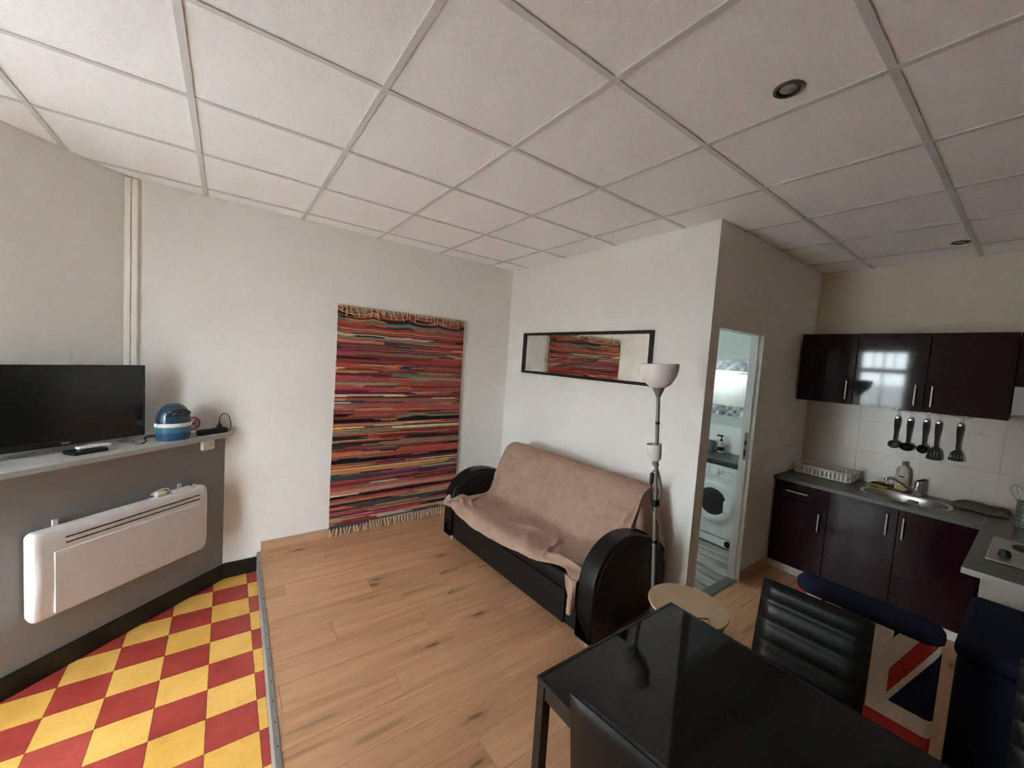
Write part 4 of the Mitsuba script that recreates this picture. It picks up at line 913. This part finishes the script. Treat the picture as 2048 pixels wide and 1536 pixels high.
part(hd, "canopy", profile([(4.050, 1.694), (4.10, 1.694), (KX - 0.002, 1.694), (KX - 0.002, 1.50), (4.120, 1.50), (4.085, 1.515)], 0.59, frame((0, 0.125, 0), (1, 0, 0), (0, 0, 1), (0, -1, 0))), M_HOOD)
# backsplash: white tiles, each its own piece
bs = fresh("wall_tiling"); tag(bs, "white tiled backsplash behind the worktop", kind="structure")
part(bs, "grout", bx(KX + 0.0, KX + 0.004, -0.45, 1.318, 0.815, 1.62), M_GROUT)
put("wall_tiling", bx(KX + 0.004, KX + 0.0055, -0.45, 1.318, 0.815, 1.62), M_GROUT); tag("wall_tiling", "white tiled backsplash behind the worktop", kind="structure")
for i in range(5):
    for (z0, z1) in ((0.816, 1.0751), (1.0759, 1.3351), (1.3359, 1.60)):
        y1 = 1.317 - i * 0.39
        part(bs, "tile", bx(KX - 0.004, KX + 0.002, max(-0.45, y1 - 0.3894), y1 - 0.0002, z0, z1, 0.0005), M_WHITETILE)
for (x0, x1) in ((3.60, 3.985), (3.987, 4.43)):
    for (z0, z1) in ((0.8165, 1.0445),):
        part(bs, "tile", bx(x0, x1, 1.3155, 1.3215, z0, z1, 0.0008), M_WALL2)
BXS = KX - 0.0045
# lower cabinets
LX, CZT = 3.838, 0.815
lows = [(0.932, 1.306), (0.538, 0.928), (0.166, 0.534)]
ldesc = ["glossy plum base cabinet with a drawer, at the doorway end", "glossy plum base cabinet under the left half of the sink", "glossy plum corner base cabinet beside the peninsula"]
for k, (y0, y1) in enumerate(lows):
    c = thing("base_cabinet", ldesc[k], "cabinet", "plum base cabinets under the worktop")
    if k == 0: body = bx(LX + 0.0205, BXS, y0, y1, 0.085, CZT - 0.030, 0.001)
    else:      body = cat([bx(LX + 0.0205, BXS, y0, y1, 0.085, 0.10), bx(BXS - 0.012, BXS, y0, y1, 0.10, CZT - 0.030), bx(LX + 0.0205, BXS - 0.012, y0, y0 + 0.016, 0.10, CZT - 0.030), bx(LX + 0.0205, BXS - 0.012, y1 - 0.016, y1, 0.10, CZT - 0.030)])
    part(c, "body", body, M_CARCASS)
    if k == 0:
        dw = part(c, "drawer", bx(LX, LX + 0.0195, y0, y1 - 0.002, 0.645, CZT - 0.034, 0.0012), M_PLUM2)
        handle_bar(dw, LX, 1.060, 1.215, 0.715, 0.715)
        dn = part(c, "door", bx(LX, LX + 0.0195, y0, y1 - 0.002, 0.082, 0.642, 0.0012), M_PLUM2); handle_bar(dn, LX, 0.978, 0, 0.445, 0.592)
    else:
        dn = part(c, "door", bx(LX, LX + 0.0195, y0, y1, 0.082, CZT - 0.034, 0.0012), M_PLUM2); handle_bar(dn, LX, (0, 0.590, 0.505)[k], 0, 0.58, 0.735)
pk = thing("plinth", "off-white kick board under the plum base cabinets", "plinth")
part(pk, "board", bx(LX + 0.050, LX + 0.064, 0.909, 1.306, 0.001, 0.083), M_CARCASS)
part(pk, "board", bx(LX + 0.050, LX + 0.064, 0.16, 0.905, 0.001, 0.083), M_CARCASS)
# worktop with the sink cut out
SKX, SKY, SRX, SRY = 4.120, 0.560, 0.160, 0.232
def superoval(rx, ry, n=72, e=2.6):
    t = np.linspace(0, 2 * np.pi, n, endpoint=False)
    return np.c_[SKX + rx * np.sign(np.cos(t)) * np.abs(np.cos(t)) ** (2 / e), SKY + ry * np.sign(np.sin(t)) * np.abs(np.sin(t)) ** (2 / e)]
PX0 = 2.838                                             # free end of the peninsula
top_poly = Polygon([(LX - 0.018, 1.3145), (BXS, 1.3145), (BXS, -0.44), (PX0, -0.44), (PX0, 0.165), (LX - 0.018, 0.165)]).difference(Polygon(superoval(SRX, SRY)))
wt = thing("worktop", "dark stone pattern worktop along the wall and out over the peninsula", "worktop")
part(wt, "slab", prism(top_poly, CZT - 0.029, CZT), M_WORKTOP)
part(wt, "edge_strip", bx(PX0 - 0.0025, PX0 - 0.0002, -0.44, 0.165, CZT - 0.029, CZT - 0.001), M_CARCASS, label="white end edge")
part(wt, "joint_strip", bx(LX + 0.00, BXS - 0.03, 0.1625, 0.166, CZT + 0.0002, CZT + 0.0012), M_ALU, label="thin metal joint strip")
pb = thing("peninsula_cabinet", "white end panel and plum side of the kitchen peninsula", "cabinet")
part(pb, "end_panel", bx(PX0 + 0.030, PX0 + 0.046, -0.42, 0.105, 0.0, CZT - 0.030, 0.001), M_CARCASS)
part(pb, "body", bx(PX0 + 0.0465, LX + 0.018, -0.42, 0.105, 0.085, CZT - 0.030), M_CARCASS)
part(pb, "door", bx(PX0 + 0.032, 3.33, 0.1055, 0.1245, 0.082, CZT - 0.034, 0.0012), M_PLUM2)
part(pb, "door", bx(3.333, LX - 0.004, 0.1055, 0.1245, 0.082, CZT - 0.034, 0.0012), M_PLUM2)
# sink
sk = thing("kitchen_sink", "oval stainless steel sink set in the dark worktop", "sink")
def loft(rings):
    n = len(rings[0]); V = np.vstack(rings); F = []
    for a in range(len(rings) - 1):
        for k in range(n):
            k2 = (k + 1) % n; F += [(a * n + k, a * n + k2, (a + 1) * n + k2), (a * n + k, (a + 1) * n + k2, (a + 1) * n + k)]
    return trimesh.Trimesh(V, F, process=False)
R_ = lambda k, z: np.c_[superoval(SRX + k, SRY + k), np.full(72, z)]
part(sk, "bowl", loft([R_(0.016, CZT + 0.0006), R_(0.014, CZT + 0.003), R_(0.004, CZT + 0.0032), R_(-0.006, CZT - 0.001), R_(-0.014, CZT - 0.02), R_(-0.022, CZT - 0.11), R_(-0.034, CZT - 0.138), R_(-0.060, CZT - 0.150), R_(-0.150, CZT - 0.154)]), M_STEEL, smooth=40)
part(sk, "bowl_floor", loft([np.c_[SKX + 0.05 * np.cos(np.linspace(0, 6.2832, 72, endpoint=False)), SKY + 0.10 * np.sin(np.linspace(0, 6.2832, 72, endpoint=False)), np.full(72, CZT - 0.1542)], np.c_[np.full(72, SKX), np.full(72, SKY), np.full(72, CZT - 0.156)]]), M_STEEL)
part(sk, "drain", cyl(0.035, CZT - 0.158, CZT - 0.151, SKX, SKY, 28), M_CHROME, smooth=35)
for k in range(3):
    part(sk, "overflow_slot", bx(SKX + SRX - 0.018, SKX + SRX - 0.0125, 0.50 + k * 0.016, 0.509 + k * 0.016, CZT - 0.045, CZT - 0.031), M_DARK)
# tap
tp = thing("kitchen_tap", "chrome mixer tap with a long slanting spout behind the sink", "tap")
FX, FY = 4.330, 0.520
part(tp, "body", lathe([(0, 0), (0.027, 0), (0.027, 0.008), (0.021, 0.014), (0.020, 0.060), (0.022, 0.066), (0.022, 0.098), (0.018, 0.108), (0, 0.108)], 28, frame((FX, FY, CZT), (1, 0, 0), (0, 1, 0))), M_CHROME, smooth=35)
part(tp, "spout", tube(spline([(FX - 0.01, FY + 0.012, CZT + 0.030), (FX - 0.045, FY + 0.050, CZT + 0.058), (FX - 0.095, FY + 0.105, CZT + 0.100), (FX - 0.125, FY + 0.138, CZT + 0.114), (FX - 0.140, FY + 0.155, CZT + 0.108)], 8), [0.012] * 8 + [0.0115] * 8 + [0.011] * 8 + [0.0105] * 9, 14), M_CHROME, smooth=True)
part(tp, "aerator", cyl(0.0125, CZT + 0.090, CZT + 0.112, FX - 0.142, FY + 0.157, 18), M_CHROME, smooth=35)
part(tp, "lever", tr(rbox(-0.008, 0.050, -0.011, 0.011, 0.0, 0.010, 0.0045), frame((FX, FY, CZT + 0.108), (0.75, -0.60, 0.28), (0.625, 0.78, 0))), M_BLACKPL, smooth=35, label="dark lever")
# soap bottle
sb = thing("soap_bottle", "large clear soap bottle with a paper label behind the sink", "bottle")
SBX, SBY = 4.385, 0.618
MSB = frame((SBX, SBY, CZT), (0, -1, 0), (1, 0, 0))
def squash(rz, sx, sy, n=40):
    m = lathe(rz, n); v = np.asarray(m.vertices).copy(); v[:, 0] *= sx; v[:, 1] *= sy; m.vertices = v; return tr(m, MSB)
part(sb, "body", squash([(0, 0.001), (0.036, 0.001), (0.041, 0.006), (0.041, 0.150), (0.038, 0.172), (0.028, 0.190), (0.015, 0.197), (0.013, 0.206), (0, 0.206)], 1.0, 0.75), M_SOAP, smooth=35)
part(sb, "cap", squash([(0, 0.2065), (0.014, 0.2065), (0.014, 0.232), (0.011, 0.236), (0, 0.236)], 1.0, 1.0), M_CAP, smooth=35)
lt = np.linspace(-2.4, -0.75, 16)
LBm = np.array([[0.0418 * math.cos(t), 0.0418 * 0.75 * math.sin(t) , z] for z in (0.014, 0.138) for t in lt])
F_ = [(k, k + 1, 17 + k) for k in range(15)] + [(k, 17 + k, 16 + k) for k in range(15)]
part(sb, "paper_label", tr(trimesh.Trimesh(LBm, F_, process=False), MSB), M_LABEL)
for q_ in (bx(-0.020, 0.014, -0.0330, -0.0326, 0.112, 0.121), bx(-0.022, -0.012, -0.0330, -0.0326, 0.026, 0.031)): part(sb, "label_text", tr(q_, MSB), M_INK)
sp = thing("sponge", "yellow sponge with a dark green scouring side left of the soap bottle", "sponge")
part(sp, "foam", tr(rbox(-0.052, 0.052, -0.034, 0.034, 0.0, 0.020, 0.005), flat_on((4.335, 0.735), 1.45, CZT + 0.0005)), M_YSPONGE, smooth=35)
part(sp, "scourer", tr(rbox(-0.053, 0.053, -0.035, 0.035, 0.0203, 0.030, 0.004), flat_on((4.335, 0.735), 1.45, CZT + 0.0005)), M_GSPONGE, smooth=35)
# dish rack
dk = thing("dish_rack", "white plastic dish drying rack in the corner of the worktop", "dish rack")
rx0, rx1, ry0, ry1 = 4.150, 4.405, 0.885, 1.285
rz0, rz1 = CZT + 0.001, CZT + 0.075
part(dk, "tray", bx(rx0 + 0.012, rx1 - 0.012, ry0 + 0.012, ry1 - 0.012, rz0, rz0 + 0.006, 0.002), M_RACK)
rp = [(x, y) for x, y in Polygon([(rx0, ry0), (rx1, ry0), (rx1, ry1), (rx0, ry1)]).buffer(-0.03).buffer(0.03).exterior.coords]
part(dk, "rim", tube([(x, y, rz1) for x, y in rp[:-1]], 0.0085, 8, closed=True), M_RACK, smooth=True)
part(dk, "lower_rim", tube([(x + (4.28 - x) * 0.05, y + (1.085 - y) * 0.03, rz0 + 0.008) for x, y in rp[:-1]], 0.007, 8, closed=True), M_RACK, smooth=True)
for y in np.linspace(ry0 + 0.03, ry1 - 0.03, 13):
    part(dk, "slat", bx(rx0 + 0.001, rx0 + 0.007, y - 0.0075, y + 0.0075, rz0 + 0.012, rz1 - 0.004), M_RACK)
    part(dk, "slat", bx(rx1 - 0.007, rx1 - 0.001, y - 0.0075, y + 0.0075, rz0 + 0.012, rz1 - 0.004), M_RACK)
for x in np.linspace(rx0 + 0.03, rx1 - 0.03, 7):
    part(dk, "slat", bx(x - 0.0075, x + 0.0075, ry0 + 0.001, ry0 + 0.007, rz0 + 0.012, rz1 - 0.004), M_RACK)
    part(dk, "slat", bx(x - 0.0075, x + 0.0075, ry1 - 0.007, ry1 - 0.001, rz0 + 0.012, rz1 - 0.004), M_RACK)
for y in np.linspace(ry0 + 0.06, ry1 - 0.06, 9):
    part(dk, "plate_peg", tube([(rx0 + 0.09, y, rz0 + 0.006), (rx0 + 0.09, y, rz1 - 0.01), (rx0 + 0.16, y, rz1 - 0.01), (rx0 + 0.16, y, rz0 + 0.006)], 0.004, 6), M_RACK)
# utensil rail and what hangs on it
RX, RZ = BXS - 0.030, 1.450
ur = thing("utensil_rail", "metal hanging rail under the plum wall cabinets", "rail")
part(ur, "bar", tube([(RX, 0.735, RZ), (RX, 0.305, RZ)], 0.006, 12), M_STEEL, smooth=True)
for y in (0.70, 0.52, 0.335):
    part(ur, "bracket", bx(RX - 0.002, BXS - 0.0005, y - 0.007, y + 0.007, RZ - 0.007, RZ + 0.014, 0.001), M_STEEL)
def hook(y, z=RZ): return tube(spline([(RX + 0.008, y, z - 0.001), (RX + 0.002, y, z + 0.0095), (RX - 0.0095, y, z), (RX - 0.009, y, z - 0.030), (RX - 0.010, y, z - 0.052), (RX - 0.020, y, z - 0.055)], 5), 0.0018, 6)
def utensil(name, label, y, head, drop=0.0, cat_="utensil"):
    zt = RZ - 0.048 - drop; x = RX - 0.011
    u_ = thing(name, label, cat_, "black kitchen utensils hanging on the rail")
    hs = Polygon(chaikin([(-0.011, 0.0), (0.0, 0.010), (0.011, 0.0), (0.014, -0.03), (0.012, -0.085), (0.0075, -0.125), (0.007, -0.20), (-0.007, -0.20), (-0.0075, -0.125), (-0.012, -0.085), (-0.014, -0.03), (-0.011, 0.0)], 2)).difference(Point(0, -0.008).buffer(0.0045))
    Mx = frame((x + 0.004, y, zt), (0, -1, 0), (0, 0, 1), (-1, 0, 0))
    part(u_, "handle", tr(prism(hs, 0, 0.009), Mx), M_BLACKPL2)
    part(u_, "eyelet", tr(lathe([(0.0045, 0.001), (0.0085, 0.001), (0.0085, 0.0105), (0.0045, 0.0105), (0.0045, 0.001)], 20, frame((0, -0.008, 0), (1, 0, 0), (0, 1, 0))), Mx), M_STEEL, label="metal eyelet")
    part(u_, "hanging_hook", hook(y, RZ - drop * 0.0), M_STEEL, smooth=True)
    h = head(Mx)
    part(u_, "head", h, M_BLACKPL2, smooth=35); return u_
def dish(rx, ry, dep, slots=False, tilt=0.0, z=-0.20):
    def f(Mx):
        n, mrad = 40, 8
        if slots:
            g = Polygon([(rx * math.cos(t), ry * math.sin(t)) for t in np.linspace(0, 2 * np.pi, 48, endpoint=False)])
            for sx_ in (-0.012, 0.0, 0.012): g = g.difference(sbox(sx_ - 0.0022, -0.024, sx_ + 0.0022, 0.012))
            m = prism(g, -0.003, 0.004)
            return tr(m, Mx @ frame((0, z - ry * 0.85, 0.003), (1, 0, 0), (0, 1, 0)))
        P = [(0.0, -dep)] + [(math.sin(t), -dep * math.cos(t)) for t in np.linspace(0.15, np.pi / 2, 10)] + [(0.95, 0.0)] + [(0.93 * math.sin(t), -dep * math.cos(t) * 0.9) for t in np.linspace(np.pi / 2, 0.1, 10)] + [(0.0, -dep * 0.88)]
        m = lathe([(r_, z_) for r_, z_ in P], n); v = np.asarray(m.vertices).copy(); v[:, 0] *= rx; v[:, 1] *= ry; m.vertices = v
        return tr(m, Mx @ frame((0, z - ry * 0.80, 0.018), (1, 0, 0), (0, math.cos(tilt), math.sin(tilt))))
    return f
def turner(wt, wb, ln, slots):
    def f(Mx):
        g = Polygon([(-0.008, 0.0), (0.008, 0.0), (wt / 2, -0.022), (wb / 2, -ln), (0, -ln - 0.006), (-wb / 2, -ln), (-wt / 2, -0.022)]).buffer(-0.004).buffer(0.004)
        for k_ in range(slots):
            sx_ = (k_ - (slots - 1) / 2) * 0.017; g = g.difference(sbox(sx_ - 0.0028, -ln + 0.016, sx_ + 0.0028, -0.036))
        return tr(prism(g, 0.0, 0.005), Mx @ frame((0, -0.195, 0.002), (1, 0, 0), (0, 1, 0)))
    return f
utensil("slotted_spoon", "black slotted serving spoon hanging first from the left on the rail", 0.694, dish(0.038, 0.032, 0.012, True), 0.0, "spoon")
utensil("ladle", "black wide ladle hanging second from the left on the rail", 0.620, dish(0.041, 0.034, 0.028, tilt=0.35), 0.006, "ladle")
utensil("ladle", "black small ladle hanging in the middle of the rail", 0.532, dish(0.031, 0.036, 0.024, tilt=0.35), 0.002, "ladle")
utensil("spatula", "black broad slotted spatula hanging fourth from the left on the rail", 0.467, turner(0.060, 0.086, 0.098, 3), 0.004, "spatula")
utensil("spatula", "black narrow slotted spatula hanging last on the right of the rail", 0.357, turner(0.056, 0.078, 0.078, 4), 0.004, "spatula")
# dishcloth heap, cutlery pot with whisk, hob
cx, cy = 4.30, 0.205
gu, gv = np.meshgrid(np.linspace(-1, 1, 40), np.linspace(-1, 1, 40), indexing="ij")
X_ = 0.105 * gu + 0.012 * np.sin(gv * 5); Y_ = 0.125 * gv + 0.010 * np.sin(gu * 4 + 1)
Zc = 0.006 + (0.020 + 0.022 * meshkit.fbm(np.stack([gu * 2.2, gv * 2.2, 0 * gu], -1), 4, seed=6)) * np.clip((1 - np.maximum(np.abs(gu), np.abs(gv))) * 4, 0, 1) ** 0.5
one("dishcloth", sheet(np.stack([cx + X_, cy + Y_, CZT + 0.001 + Zc], -1)[:, ::1], 0.006), M_CLOTH, "crumpled grey dishcloth lying on the worktop right of the sink", "dishcloth", smooth=True)
pot = thing("utensil_pot", "dark perforated metal utensil pot at the right end of the worktop", "pot")
POX, POY = 4.070, 0.000
part(pot, "cylinder", lathe([(0, 0), (0.048, 0), (0.050, 0.004), (0.050, 0.160), (0.048, 0.160), (0.048, 0.006), (0, 0.006)], 40, frame((POX, POY, CZT + 0.0005), (1, 0, 0), (0, 1, 0))), M_GREYMETAL, smooth=35)
part(pot, "rim", tube([(POX + 0.049 * math.cos(t), POY + 0.049 * math.sin(t), CZT + 0.1605) for t in np.linspace(0, 2 * np.pi, 40, endpoint=False)], 0.0025, 8, closed=True), M_STEEL, smooth=True)
for row in range(5):
    for k in range(14):
        t = 2 * np.pi * (k + 0.5 * (row % 2)) / 14
        part(pot, "hole", tr(cyl(0.006, 0, 0.0008, n=10), frame((POX + 0.0502 * math.cos(t), POY + 0.0502 * math.sin(t), CZT + 0.03 + row * 0.026), (-math.sin(t), math.cos(t), 0), (0, 0, 1))), M_STEEL)
wk = thing("whisk", "wire whisk standing in the dark utensil pot", "whisk")
hb0 = np.array([POX + 0.015, POY - 0.01, CZT + 0.02]); wd_ = np.array([-0.10, 0.30, 0.95]); wd_ /= np.linalg.norm(wd_)
part(wk, "handle", tube([hb0, hb0 + wd_ * 0.13], [0.006, 0.007], 10), M_STEEL, smooth=True)
for k in range(4):
    t = np.pi * k / 4; a_ = np.cross(wd_, [1, 0, 0]); a_ /= np.linalg.norm(a_); b_ = np.cross(wd_, a_); s_d = a_ * math.cos(t) + b_ * math.sin(t)
    part(wk, "wire_loop", tube(spline([hb0 + wd_ * 0.125 + s_d * 0.004, hb0 + wd_ * 0.17 + s_d * 0.024, hb0 + wd_ * 0.215 + s_d * 0.030, hb0 + wd_ * 0.247 + s_d * 0.014, hb0 + wd_ * 0.252, hb0 + wd_ * 0.247 - s_d * 0.014, hb0 + wd_ * 0.215 - s_d * 0.030, hb0 + wd_ * 0.17 - s_d * 0.024, hb0 + wd_ * 0.125 - s_d * 0.004], 5), 0.0016, 6), M_STEEL, smooth=True)
hob = thing("hob", "steel hob with black knobs set into the peninsula worktop", "hob")
part(hob, "plate", rbox(3.080, 3.580, -0.400, 0.108, CZT + 0.0004, CZT + 0.012, 0.005), M_STEEL, smooth=35)
for k in range(2):
    part(hob, "knob", lathe([(0, 0.012), (0.022, 0.012), (0.021, 0.024), (0.017, 0.038), (0.015, 0.040), (0, 0.040)], 24, frame((3.205 + 0.0 * k, 0.052 - 0.082 * k, CZT), (1, 0, 0), (0, 1, 0))), M_BLACKPL, smooth=35)
for (x, y) in ((3.44, -0.02), (3.44, -0.27), (3.22, -0.27)):
    part(hob, "burner", lathe([(0, 0.0122), (0.055, 0.0122), (0.055, 0.02), (0.035, 0.026), (0, 0.026)], 28, frame((x, y, CZT), (1, 0, 0), (0, 1, 0))), M_BLACKPL, smooth=35)

# ------------------------------------------------------------------ recessed spotlights
for k, (x, y, lb) in enumerate(((1.536, 0.613, "round nickel recessed spotlight in the ceiling panel nearest the viewer"), (3.957, 0.432, "round nickel recessed spotlight in the ceiling over the kitchen"))):
    s_ = thing("ceiling_spotlight", lb, "ceiling light", "recessed ceiling spotlights")
    Mk = frame((x, y, CEIL + 0.0062), (1, 0, 0), (0, -1, 0), (0, 0, -1))
    part(s_, "trim_ring", lathe([(0.036, 0.0), (0.046, 0.0), (0.046, 0.004), (0.042, 0.007), (0.036, 0.005), (0.036, 0.0)], 40, Mk), M_SPOT, smooth=30)
    part(s_, "inner_ring", lathe([(0.027, 0.0), (0.036, 0.0), (0.0355, 0.0045), (0.028, 0.002), (0.027, 0.0)], 40, Mk), M_BLACKPL, smooth=30)
    part(s_, "lens", lathe([(0, 0.0), (0.027, 0.0), (0.024, 0.003), (0.012, 0.005), (0, 0.0055)], 32, Mk), M_SPOTGLASS, smooth=35)

# ------------------------------------------------------------------ washroom behind the doorway
BX0, BX1, BY0, BY1 = 2.636, 4.250, 1.398, 3.05
put("wall_washroom", cat([bx(BX1, BX1 + 0.08, BY0, BY1, LOW, CEIL + 0.06), bx(BX0, BX1 + 0.08, BY1, BY1 + 0.08, LOW, CEIL + 0.06)]), M_BATHWALL); tag("wall_washroom", "white washroom walls seen through the doorway", kind="structure")
put("ceiling_001", bx(BX0, BX1, BY0, BY1, 2.42, 2.46), M_BATHWALL); tag("ceiling_001", "white washroom ceiling", kind="structure")
put("floor_002", bx(2.640, BX1, 1.4005, BY1, -0.05, -0.0125), M_SUBFLOOR); tag("floor_002", "grey wood vinyl floor of the washroom", kind="structure")
for i in range(11):
    for j in range(3):
        x0 = 2.641 + i * 0.150; y0 = 1.401 + (j - 0.5 * (i % 2)) * 0.92
        a, b = max(y0, 1.401), min(y0 + 0.918, BY1)
        if b - a > 0.02 and x0 < BX1: part("floor_002", "plank", bx(x0, min(x0 + 0.1485, BX1), a, b, -0.012, 0.0), M_GREYVINYL)
# washing machine
wm = thing("washing_machine", "white front loading washing machine under the washroom counter", "washing machine")
WMX, WY0_, WY1_ = 3.815, 1.545, 2.140
part(wm, "cabinet", rbox(WMX + 0.002, BX1 - 0.01, WY0_, WY1_, 0.095, 0.782, 0.012), M_APPL, smooth=35)
part(wm, "kick_panel", bx(WMX + 0.012, BX1 - 0.03, WY0_ + 0.005, WY1_ - 0.005, 0.012, 0.090, 0.003), M_APPL)
for y in (WY0_ + 0.05, WY1_ - 0.05):
    part(wm, "foot", cyl(0.02, 0.0, 0.013, WMX + 0.06, y, 14), M_BLACKPL)
MW = frame((WMX, 1.800, 0.420), (0, -1, 0), (0, 0, 1), (-1, 0, 0))      # x to the right, y up, z to the viewer
part(wm, "control_panel", tr(rbox(-0.336, 0.250, 0.245, 0.358, -0.002, 0.010, 0.005), MW), M_APPL, smooth=35)
part(wm, "dial", tr(lathe([(0, 0.0105), (0.032, 0.0105), (0.030, 0.026), (0.026, 0.028), (0, 0.028)], 32, frame((0.006, 0.302, 0), (1, 0, 0), (0, 1, 0))), MW), M_APPL, smooth=35)
for k in range(4):
    part(wm, "button", tr(bx(0.085 + k * 0.034, 0.108 + k * 0.034, 0.278, 0.290, 0.0102, 0.014, 0.001), MW), M_OUTLET)
for k in range(5):
    for q_ in (bx(-0.075 + (k % 2) * 0.12, -0.050 + (k % 2) * 0.13, 0.275 + k * 0.013, 0.279 + k * 0.013, 0.0101, 0.0105), bx(0.085 + 0.034 * k, 0.103 + 0.034 * k, 0.300 + 0.008 * (k % 2), 0.304 + 0.008 * (k % 2), 0.0101, 0.0105)): part(wm, "print_line", tr(q_, MW), M_DARK)
part(wm, "detergent_drawer", tr(rbox(-0.325, -0.150, 0.255, 0.350, 0.0105, 0.015, 0.003), MW), M_APPL, smooth=35)
wd = part(wm, "door_ring", tr(lathe([(0.128, 0.012), (0.136, 0.030), (0.160, 0.034), (0.186, 0.026), (0.194, 0.010), (0.194, 0.0), (0.128, 0.0), (0.128, 0.012)], 56), MW), M_APPL, smooth=35)
part(wm, "door_glass", tr(lathe([(0, 0.034), (0.06, 0.031), (0.110, 0.020), (0.128, 0.010), (0.128, 0.002), (0, 0.002)], 48), MW), M_DOORGLASS, smooth=35)
part(wm, "door_grip", tr(rbox(0.112, 0.186, -0.065, 0.045, 0.012, 0.040, 0.012), MW), M_APPL, smooth=35)
part(wm, "filter_cap", tr(cyl(0.030, 0.0, 0.006, n=24), frame((WMX + 0.012, 1.632, 0.052), (0, -1, 0), (0, 0, 1), (-1, 0, 0))), M_BLACKPL, smooth=35)
bt = one("washroom_counter", bx(3.785, BX1 - 0.001, 1.45, 2.60, 0.800, 0.832, 0.002), M_BATHTOP, "dark counter top over the washing machine", "counter")
one("splash_panel", bx(BX1 - 0.012, BX1 - 0.0005, 1.45, 2.60, 0.833, 1.105), M_WHITE, "white splash panel standing on the dark washroom counter", "splash panel")
bm = thing("washroom_mirror", "washroom mirror between two grey patterned mosaic bands", "mirror")
part(bm, "glass", bx(BX1 - 0.010, BX1 - 0.002, 1.50, 2.55, 1.322, 1.684), M_MIRROR)
part(bm, "mosaic_band", bx(BX1 - 0.014, BX1 - 0.002, 1.50, 2.55, 1.217, 1.320), M_SHARD, label="lower grey and white shard band")
part(bm, "mosaic_band", bx(BX1 - 0.014, BX1 - 0.002, 1.50, 2.55, 1.686, 1.792), M_SHARD, label="upper grey and white shard band")
ml = thing("mirror_lamp", "small chrome lamp arm over the washroom mirror", "lamp")
part(ml, "arm", tube(spline([(BX1 - 0.012, 1.785, 1.665), (BX1 - 0.06, 1.785, 1.672), (BX1 - 0.12, 1.785, 1.662)], 5), 0.006, 8), M_CHROME, smooth=True)
part(ml, "lamp_head", rbox(BX1 - 0.135, BX1 - 0.095, 1.70, 1.83, 1.655, 1.675, 0.006), M_CHROME, smooth=35)
cl = thing("washroom_wall_lamp", "white globe wall lamp in the washroom", "lamp")
part(cl, "rosette", tr(cyl(0.045, 0.0005, 0.015, n=28), frame((BX0, 2.75, 1.68), (0, 1, 0), (0, 0, 1), (1, 0, 0))), M_WHITE, smooth=35)
part(cl, "arm", tube(spline([(BX0 + 0.014, 2.75, 1.68), (BX0 + 0.09, 2.75, 1.665), (BX0 + 0.15, 2.75, 1.695)], 5), 0.008, 10), M_WHITE, smooth=True)
gl = trimesh.creation.icosphere(subdivisions=3, radius=0.075); gl.apply_translation((BX0 + 0.165, 2.75, 1.768))
scene[part(cl, "globe", gl, M_WHITE, smooth=True)]["emitter"] = {"type": "area", "sampling_weight": 0.25, "radiance": {"type": "rgb", "value": [0.34, 0.405, 0.435]}}
pu = thing("soap_dispenser", "clear soap dispenser with a black pump on the washroom counter", "soap dispenser")
Mpu = frame((4.175, 1.945, 0.8325), (1, 0, 0), (0, 1, 0))
part(pu, "bottle", lathe([(0, 0), (0.030, 0), (0.033, 0.005), (0.033, 0.095), (0.026, 0.112), (0.012, 0.118), (0, 0.118)], 32, Mpu), M_SOAP, smooth=35)
part(pu, "pump", tr(cat([cyl(0.013, 0.1185, 0.138, n=18), cyl(0.005, 0.138, 0.165, n=12), bx(-0.014, 0.014, -0.012, 0.045, 0.165, 0.180, 0.003)]), Mpu), M_BLACKPL)
part(pu, "paper_label", lathe([(0.0335, 0.02), (0.0338, 0.02), (0.0338, 0.06), (0.0335, 0.06), (0.0335, 0.02)], 32, Mpu), M_BLACKPL, smooth=35)
cp = thing("tumbler", "dark grey tumbler beside the soap dispenser on the washroom counter", "tumbler")
part(cp, "cup", lathe([(0, 0), (0.036, 0), (0.038, 0.004), (0.042, 0.105), (0.039, 0.105), (0.035, 0.006), (0, 0.006)], 32, frame((4.180, 2.055, 0.8325), (1, 0, 0), (0, 1, 0))), M_GREYMETAL, smooth=35)
